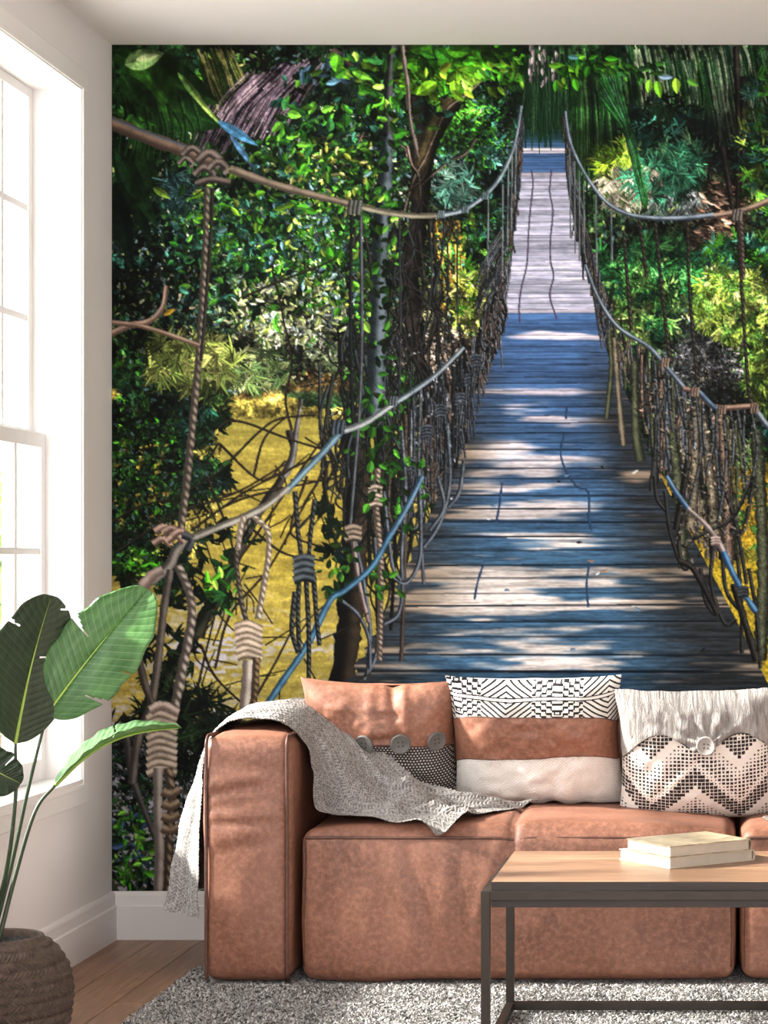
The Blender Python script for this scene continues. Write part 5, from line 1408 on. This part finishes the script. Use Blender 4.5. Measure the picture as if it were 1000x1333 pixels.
# ---------------------------------------------------------------- coffee table
def table():
    x0, x1, y0, y1 = -.567, .612, -1.72, -1.15; b = .0205; zt = .408; z0 = RT + .0006
    root = empty('coffee_table', ((x0 + x1) / 2, (y0 + y1) / 2, z0), 'low coffee table with thick wooden top in a dark square steel frame', 'table')
    MB().add(*rbox(x0 + b + .001, x1 - b - .001, y0 + b + .004, y1 - b - .004, .368, .427, .002, 2, (2, 2, 2))).build('tabletop', M['table_wood'], root)
    MB().box(x0 + b + .001, x1 - b - .001, y0 + b + .001, y0 + b + .004, .368, .4262).build('edge_band', M['table_edge'], root)  # thin dark strip: shade on the slab's front put into the colour
    for xx in (x0, x1 - b):
        for yy in (y0, y1 - b):
            MB().box(xx, xx + b, yy, yy + b, z0, zt, .0012).build('leg', M['steel'], root)
        MB().box(xx, xx + b, y0 + b, y1 - b, zt - b, zt, .0012).build('side_rail', M['steel'], root)
        MB().box(xx, xx + b, y0 + b, y1 - b, z0, z0 + b, .0012).build('floor_bar', M['steel'], root)
    for yy in (y0, y1 - b):
        MB().box(x0 + b, x1 - b, yy, yy + b, zt - b, zt, .0012).build('cross_rail', M['steel'], root)
    for yy in (y0, y1 - b):
        MB().box(x0 + b, x1 - b, yy, yy + b, z0, z0 + b, .0012).build('floor_bar', M['steel'], root)
table()

def book(name, corner, left, right, z0, th, covermat, label):
    """corner: near corner; left / right: ends of its two edges on the table (x, y)"""
    c = np.array(corner); l = np.array(left) - c; r = np.array(right) - c
    r = r - l * (r.dot(l) / l.dot(l))                      # square it up
    root = empty(name, (c[0], c[1], z0), label, 'book', 'books on the coffee table')
    def slab(a0, a1, b0, b1, za, zb):
        V = [np.append(c + l * a + r * b, z) for a in (a0, a1) for b in (b0, b1) for z in (za, zb)]
        return V, [(0, 1, 3, 2), (4, 6, 7, 5), (0, 4, 5, 1), (2, 3, 7, 6), (0, 2, 6, 4), (1, 5, 7, 3)]
    t = .0022
    MB().add(*slab(.012, .988, .014, .985, z0 + t, z0 + th - t)).build('page_block', M['pages'], root)
    MB().add(*slab(0, 1, 0, 1, z0, z0 + t)).build('cover', covermat, root)
    MB().add(*slab(0, 1, 0, 1, z0 + th - t, z0 + th)).build('cover', covermat, root)
    sp = MB(); n = 8; V = []
    for a in (0, 1):
        for q in range(n + 1):
            an = -math.pi / 2 + math.pi * q / n
            V.append(np.append(c + l * a + r * (1.0 + .018 * math.cos(an)), z0 + th / 2 + th / 2 * math.sin(an)))
        for q in range(n + 1):
            an = math.pi / 2 - math.pi * q / n
            V.append(np.append(c + l * a + r * (.99 + .018 * math.cos(an)), z0 + th / 2 + (th / 2 - t) * math.sin(an)))
    m = 2 * (n + 1)
    sp.add(V, [[q, (q + 1) % m, m + (q + 1) % m, m + q] for q in range(m)] + [list(range(m))[::-1], list(range(m, 2 * m))]).build('spine', covermat, root)
    return root
k = NM('art_cover'); v = k.coord(); k.p(Base_Color=k.ramp(k.noise(v, 13, 5, .6, dist=.8), [(.3, rgb(92, 84, 72)), (.45, rgb(146, 132, 108)), (.6, rgb(182, 166, 136)), (.75, rgb(120, 114, 104))]), Roughness=.3); M['art_cover'] = k.m
book('hardback_book', (-.1425, -1.50), (-.272, -1.33), (.079, -1.373), .4275, .026, M['book_cloth'], 'cream hardback book lying flat on the table beneath another book')
book('hardback_book', (-.1425, -1.497), (-.253, -1.345), (.066, -1.378), .4540, .027, M['art_cover'], 'hardback book with mottled yellow picture cover on top of another book')

# ---------------------------------------------------------------- potted bird-of-paradise plant
k = NM('plant_leaf'); uv = uvnode(k); sp = k.n('ShaderNodeSeparateXYZ', {'Vector': uv})
vein = k.math('PINGPONG', k.math('FRACT', k.math('ADD', k.math('MULTIPLY', sp.outputs['X'], 20.0), k.math('MULTIPLY', k.math('ABSOLUTE', sp.outputs['Y']), -2.2))), .5)
fine = k.math('PINGPONG', k.math('FRACT', k.math('ADD', k.math('MULTIPLY', sp.outputs['X'], 150.0), k.math('MULTIPLY', k.math('ABSOLUTE', sp.outputs['Y']), -9.0))), .5)
f = k.ramp(vein, [(.0, (1, 1, 1, 1)), (.07, (0, 0, 0, 1))])
nz = k.noise(uv, 5, 4)
base = k.mix(k.math('MULTIPLY', f, .5), k.ramp(nz, [(.3, rgb(52, 96, 46)), (.7, rgb(98, 144, 84))]), rgb(170, 198, 140))
k.p(Base_Color=base, Roughness=.26); k.b.inputs['Specular IOR Level'].default_value = .5
hgt = k.math('ADD', k.math('MULTIPLY', vein, 1.0), k.math('MULTIPLY', fine, .25)); k.bump(hgt, .5, .006)
tl = k.n('ShaderNodeBsdfTranslucent', {'Color': rgb(120, 168, 40)}); mx = k.n('ShaderNodeMixShader', {'Fac': .22})
k.t.links.new(k.b.outputs[0], mx.inputs[1]); k.t.links.new(tl.outputs[0], mx.inputs[2]); k.t.links.new(mx.outputs[0], k.t.nodes['Material Output'].inputs['Surface']); M['plant_leaf'] = k.m
def leaf_shaded():
    m = M['plant_leaf'].copy(); m.name = 'plant_leaf_dark'; M['plant_leaf_dark'] = m  # copy of the leaf with the shade of backlit leaves in its colours
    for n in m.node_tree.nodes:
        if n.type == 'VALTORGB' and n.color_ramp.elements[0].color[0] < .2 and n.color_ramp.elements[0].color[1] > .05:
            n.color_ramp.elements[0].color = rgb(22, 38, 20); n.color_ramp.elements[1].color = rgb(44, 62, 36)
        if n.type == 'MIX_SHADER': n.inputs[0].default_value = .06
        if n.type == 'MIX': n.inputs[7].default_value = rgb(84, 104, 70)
leaf_shaded()
mat_plain('plant_rib', (150, 178, 70), .4, .12, 30); mat_plain('plant_stem', (40, 58, 32), .45, .2, 20)
k = NM('basket_pot'); v = k.coord(); k.p(Base_Color=k.ramp(k.noise(v, 60, 4, .7), [(.3, rgb(52, 42, 35)), (.7, rgb(100, 83, 71))]), Roughness=.8); k.bump(k.noise(v, 320, 3), .3, .003); M['basket_pot'] = k.m

PY = -1.62; PX = (-4 - CX) / sc(PY) + .0; PR = .168
def plant():
    root = empty('potted_plant', (PX, PY, 0), 'broad-leaved potted bird-of-paradise plant in a brown woven basket pot by the window', 'plant')
    # pot: bulging basket with a herringbone weave in relief
    zz = np.linspace(0, 1, 150); na = 460
    prof = np.interp(zz, [0, .08, .3, .55, .75, .9, 1.0], [.112, .130, .158, .166, .157, .132, .102]); prof = np.convolve(np.pad(prof, 6, 'edge'), np.ones(13) / 13, 'valid')
    Hh = .285
    an = np.linspace(0, 2 * np.pi, na, endpoint=False)
    rows_ = 15.0; per = 46
    Z, An = np.meshgrid(zz, an, indexing='ij')
    row = np.floor(Z * rows_); fr = Z * rows_ - row
    sgn = np.where(np.mod(row, 2) < 1, 1, -1)
    ph = An / (2 * np.pi) * per + sgn * (fr - .5) * .8 + row * 0.0
    st = np.abs(np.mod(ph, 1) - .5) * 2
    rel = (.009 * np.sin(np.pi * np.clip(st, 0, 1)) ** .6 * np.sin(np.pi * fr) ** .5)
    rel = rel * (Z < .965)
    Rr = prof[:, None] + rel
    V = np.stack([PX + Rr * np.cos(An), PY + Rr * np.sin(An), Z * Hh + .001], -1).reshape(-1, 3)
    Fc = grid_faces(len(zz), na, wrap=True)
    n0 = len(V)
    rim = []
    for rr, z_ in [(.104, Hh + .004), (.098, Hh + .006), (.092, Hh + .002), (.091, Hh - .05), (.001, Hh - .05)]:
        rim.append(np.stack([PX + rr * np.cos(an), PY + rr * np.sin(an), np.full(na, z_)], -1))
    V = np.vstack([V] + rim); F2 = grid_faces(6, na, off=n0 - na, wrap=True)
    bot = [list(range(na))[::-1]]
    pot = mesh('basket_pot', V, [list(map(int, q)) for q in np.vstack([Fc, F2])] + bot, M['basket_pot'], root); fix_normals(pot)
    # gravel
    r = np.random.default_rng(2); g = MB(); 
    base = np.array([(0, 0, 1), (1, 0, 0), (0, 1, 0), (-1, 0, 0), (0, -1, 0), (0, 0, -1)], float); fb = [(0, 1, 2), (0, 2, 3), (0, 3, 4), (0, 4, 1), (5, 2, 1), (5, 3, 2), (5, 4, 3), (5, 1, 4)]
    for i in range(520):
        a = r.uniform(0, 6.283); q = .087 * math.sqrt(r.random()); s_ = r.uniform(.004, .008)
        g.add(base * s_ * r.uniform(.6, 1.2, (1, 3)) + np.array([PX + q * math.cos(a), PY + q * math.sin(a), Hh - .016 + r.uniform(-.003, .003)]), fb)
    g.add([(PX + .091 * math.cos(t), PY + .091 * math.sin(t), Hh - .018) for t in np.linspace(0, 6.283, 30, endpoint=False)], [list(range(30))])
    go = g.build('gravel', M['gravel'], root); go['kind'] = 'stuff'

    def leaf(base, tip, width, up, bow, stem_from, splits=(), fold=.18, curl=.0, sag=.0, wl=1.0, wr=1.0, seed=0, lm='plant_leaf'):
        """a paddle leaf: midrib from base to tip bowed along `up`, blade width, splits = (side, s, width)"""
        b = np.array(base, float); t = np.array(tip, float); u_ = np.array(up, float); d = t - b; L = np.linalg.norm(d)
        u_ = u_ - d * u_.dot(d) / L ** 2; u_ /= np.linalg.norm(u_); sd = np.cross(d / L, u_)
        ns, nt = 90, 15
        s = np.linspace(0, 1, ns)
        rib = b + np.outer(s, d) + np.outer(np.sin(np.pi * s) * bow + sag * s ** 2, u_)
        hw = width / 2 * np.clip(np.sin(np.pi * np.clip(s, 0, 1) ** .82), 0, 1) ** .52
        hw = hw * (1 + .03 * np.sin(s * 26 + seed))
        MBb = MB(); UVs = []
        for side, wk in ((-1, wl), (1, wr)):
            tt = np.linspace(0, 1, nt)
            # fold along the rib and a ripple between the veins
            hh = fold * tt[None] * hw[:, None] - curl * (tt[None] ** 2) * hw[:, None] + .0016 * np.sin(s[:, None] * 46 + seed + side) * tt[None] ** 2
            shift = .20 * hw[:, None] * tt[None]            # veins sweep towards the tip
            ds = d / L
            X = rib[:, None] + side * wk * hw[:, None, None] * tt[None, :, None] * sd + hh[..., None] * u_ + shift[..., None] * ds
            fr = grid_faces(ns, nt); keep = np.ones(len(fr), bool)
            for (sside, ss, sw, depth) in splits:
                if sside == side:
                    i0 = int(ss * (ns - 1)); wn = max(1, int(sw * ns))
                    for j in range(int((1 - depth) * nt), nt - 1):
                        g_ = (j / (nt - 1) - (1 - depth)) / depth; kk = max(1, int(wn * g_ + .5))
                        for i in range(i0, min(ns - 1, i0 + kk)): keep[i * (nt - 1) + j] = False
            V = X.reshape(-1, 3)
            MBb.add(V, fr[keep].tolist()); UVs.append(np.stack([np.repeat(s[:, None], nt, 1), np.repeat(side * tt[None], ns, 0)], -1).reshape(-1, 2))
        o = mesh('leaf', np.vstack(MBb.v), MBb.f, M[lm], root, uv=np.vstack(UVs))
        md = o.modifiers.new('thickness', 'SOLIDIFY'); md.thickness = .0012
        MB().tube(rib[:-2] - u_ * .001, np.linspace(.0045, .0012, ns - 2), 8).build('midrib', M['plant_rib'], o, smooth=True)
        pts = crom([stem_from[0]] + list(stem_from[1:]) + [b], 10)
        MB().tube(pts, np.linspace(.0058, .0038, len(pts)), 8).build('stem', M['plant_stem'], root, smooth=True)
    zb = Hh - .02
    Q = lambda px, py, Y: np.array(P(px, py, Y))
    # the big bright leaf
    leaf(Q(60, 932, -1.60), Q(193, 768, -1.52), .215, (.10, -.92, .30), .02, [(PX - .012, PY - .01, zb), Q(14, 1130, -1.62), Q(36, 1030, -1.61)],
         splits=((-1, .52, .05, .62), (1, .22, .05, .5), (1, .45, .02, .25)), fold=.42, curl=.20, seed=1, wl=.80, wr=1.04)
    # the leaf by the window, its backlit shade put into the colour
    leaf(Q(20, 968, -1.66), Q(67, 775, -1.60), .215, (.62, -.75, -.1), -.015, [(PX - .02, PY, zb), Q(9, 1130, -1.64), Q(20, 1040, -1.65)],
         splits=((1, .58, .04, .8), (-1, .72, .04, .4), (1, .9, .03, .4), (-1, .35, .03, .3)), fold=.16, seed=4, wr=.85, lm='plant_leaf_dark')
    # the lower leaf at the edge, also coloured as if in shade
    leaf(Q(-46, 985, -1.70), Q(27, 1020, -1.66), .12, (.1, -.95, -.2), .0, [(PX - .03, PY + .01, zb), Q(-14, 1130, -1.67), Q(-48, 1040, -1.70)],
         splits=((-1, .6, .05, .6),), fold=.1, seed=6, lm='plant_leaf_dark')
    # the narrow leaf seen edge-on
    leaf(Q(72, 1022, -1.56), Q(231, 938, -1.46), .13, (-.62, -.30, .72), .035, [(PX + .004, PY - .01, zb), Q(20, 1140, -1.60), Q(46, 1056, -1.58)],
         splits=((1, .5, .03, .5), (-1, .55, .03, .5)), fold=.35, seed=8, sag=-.02)
plant()
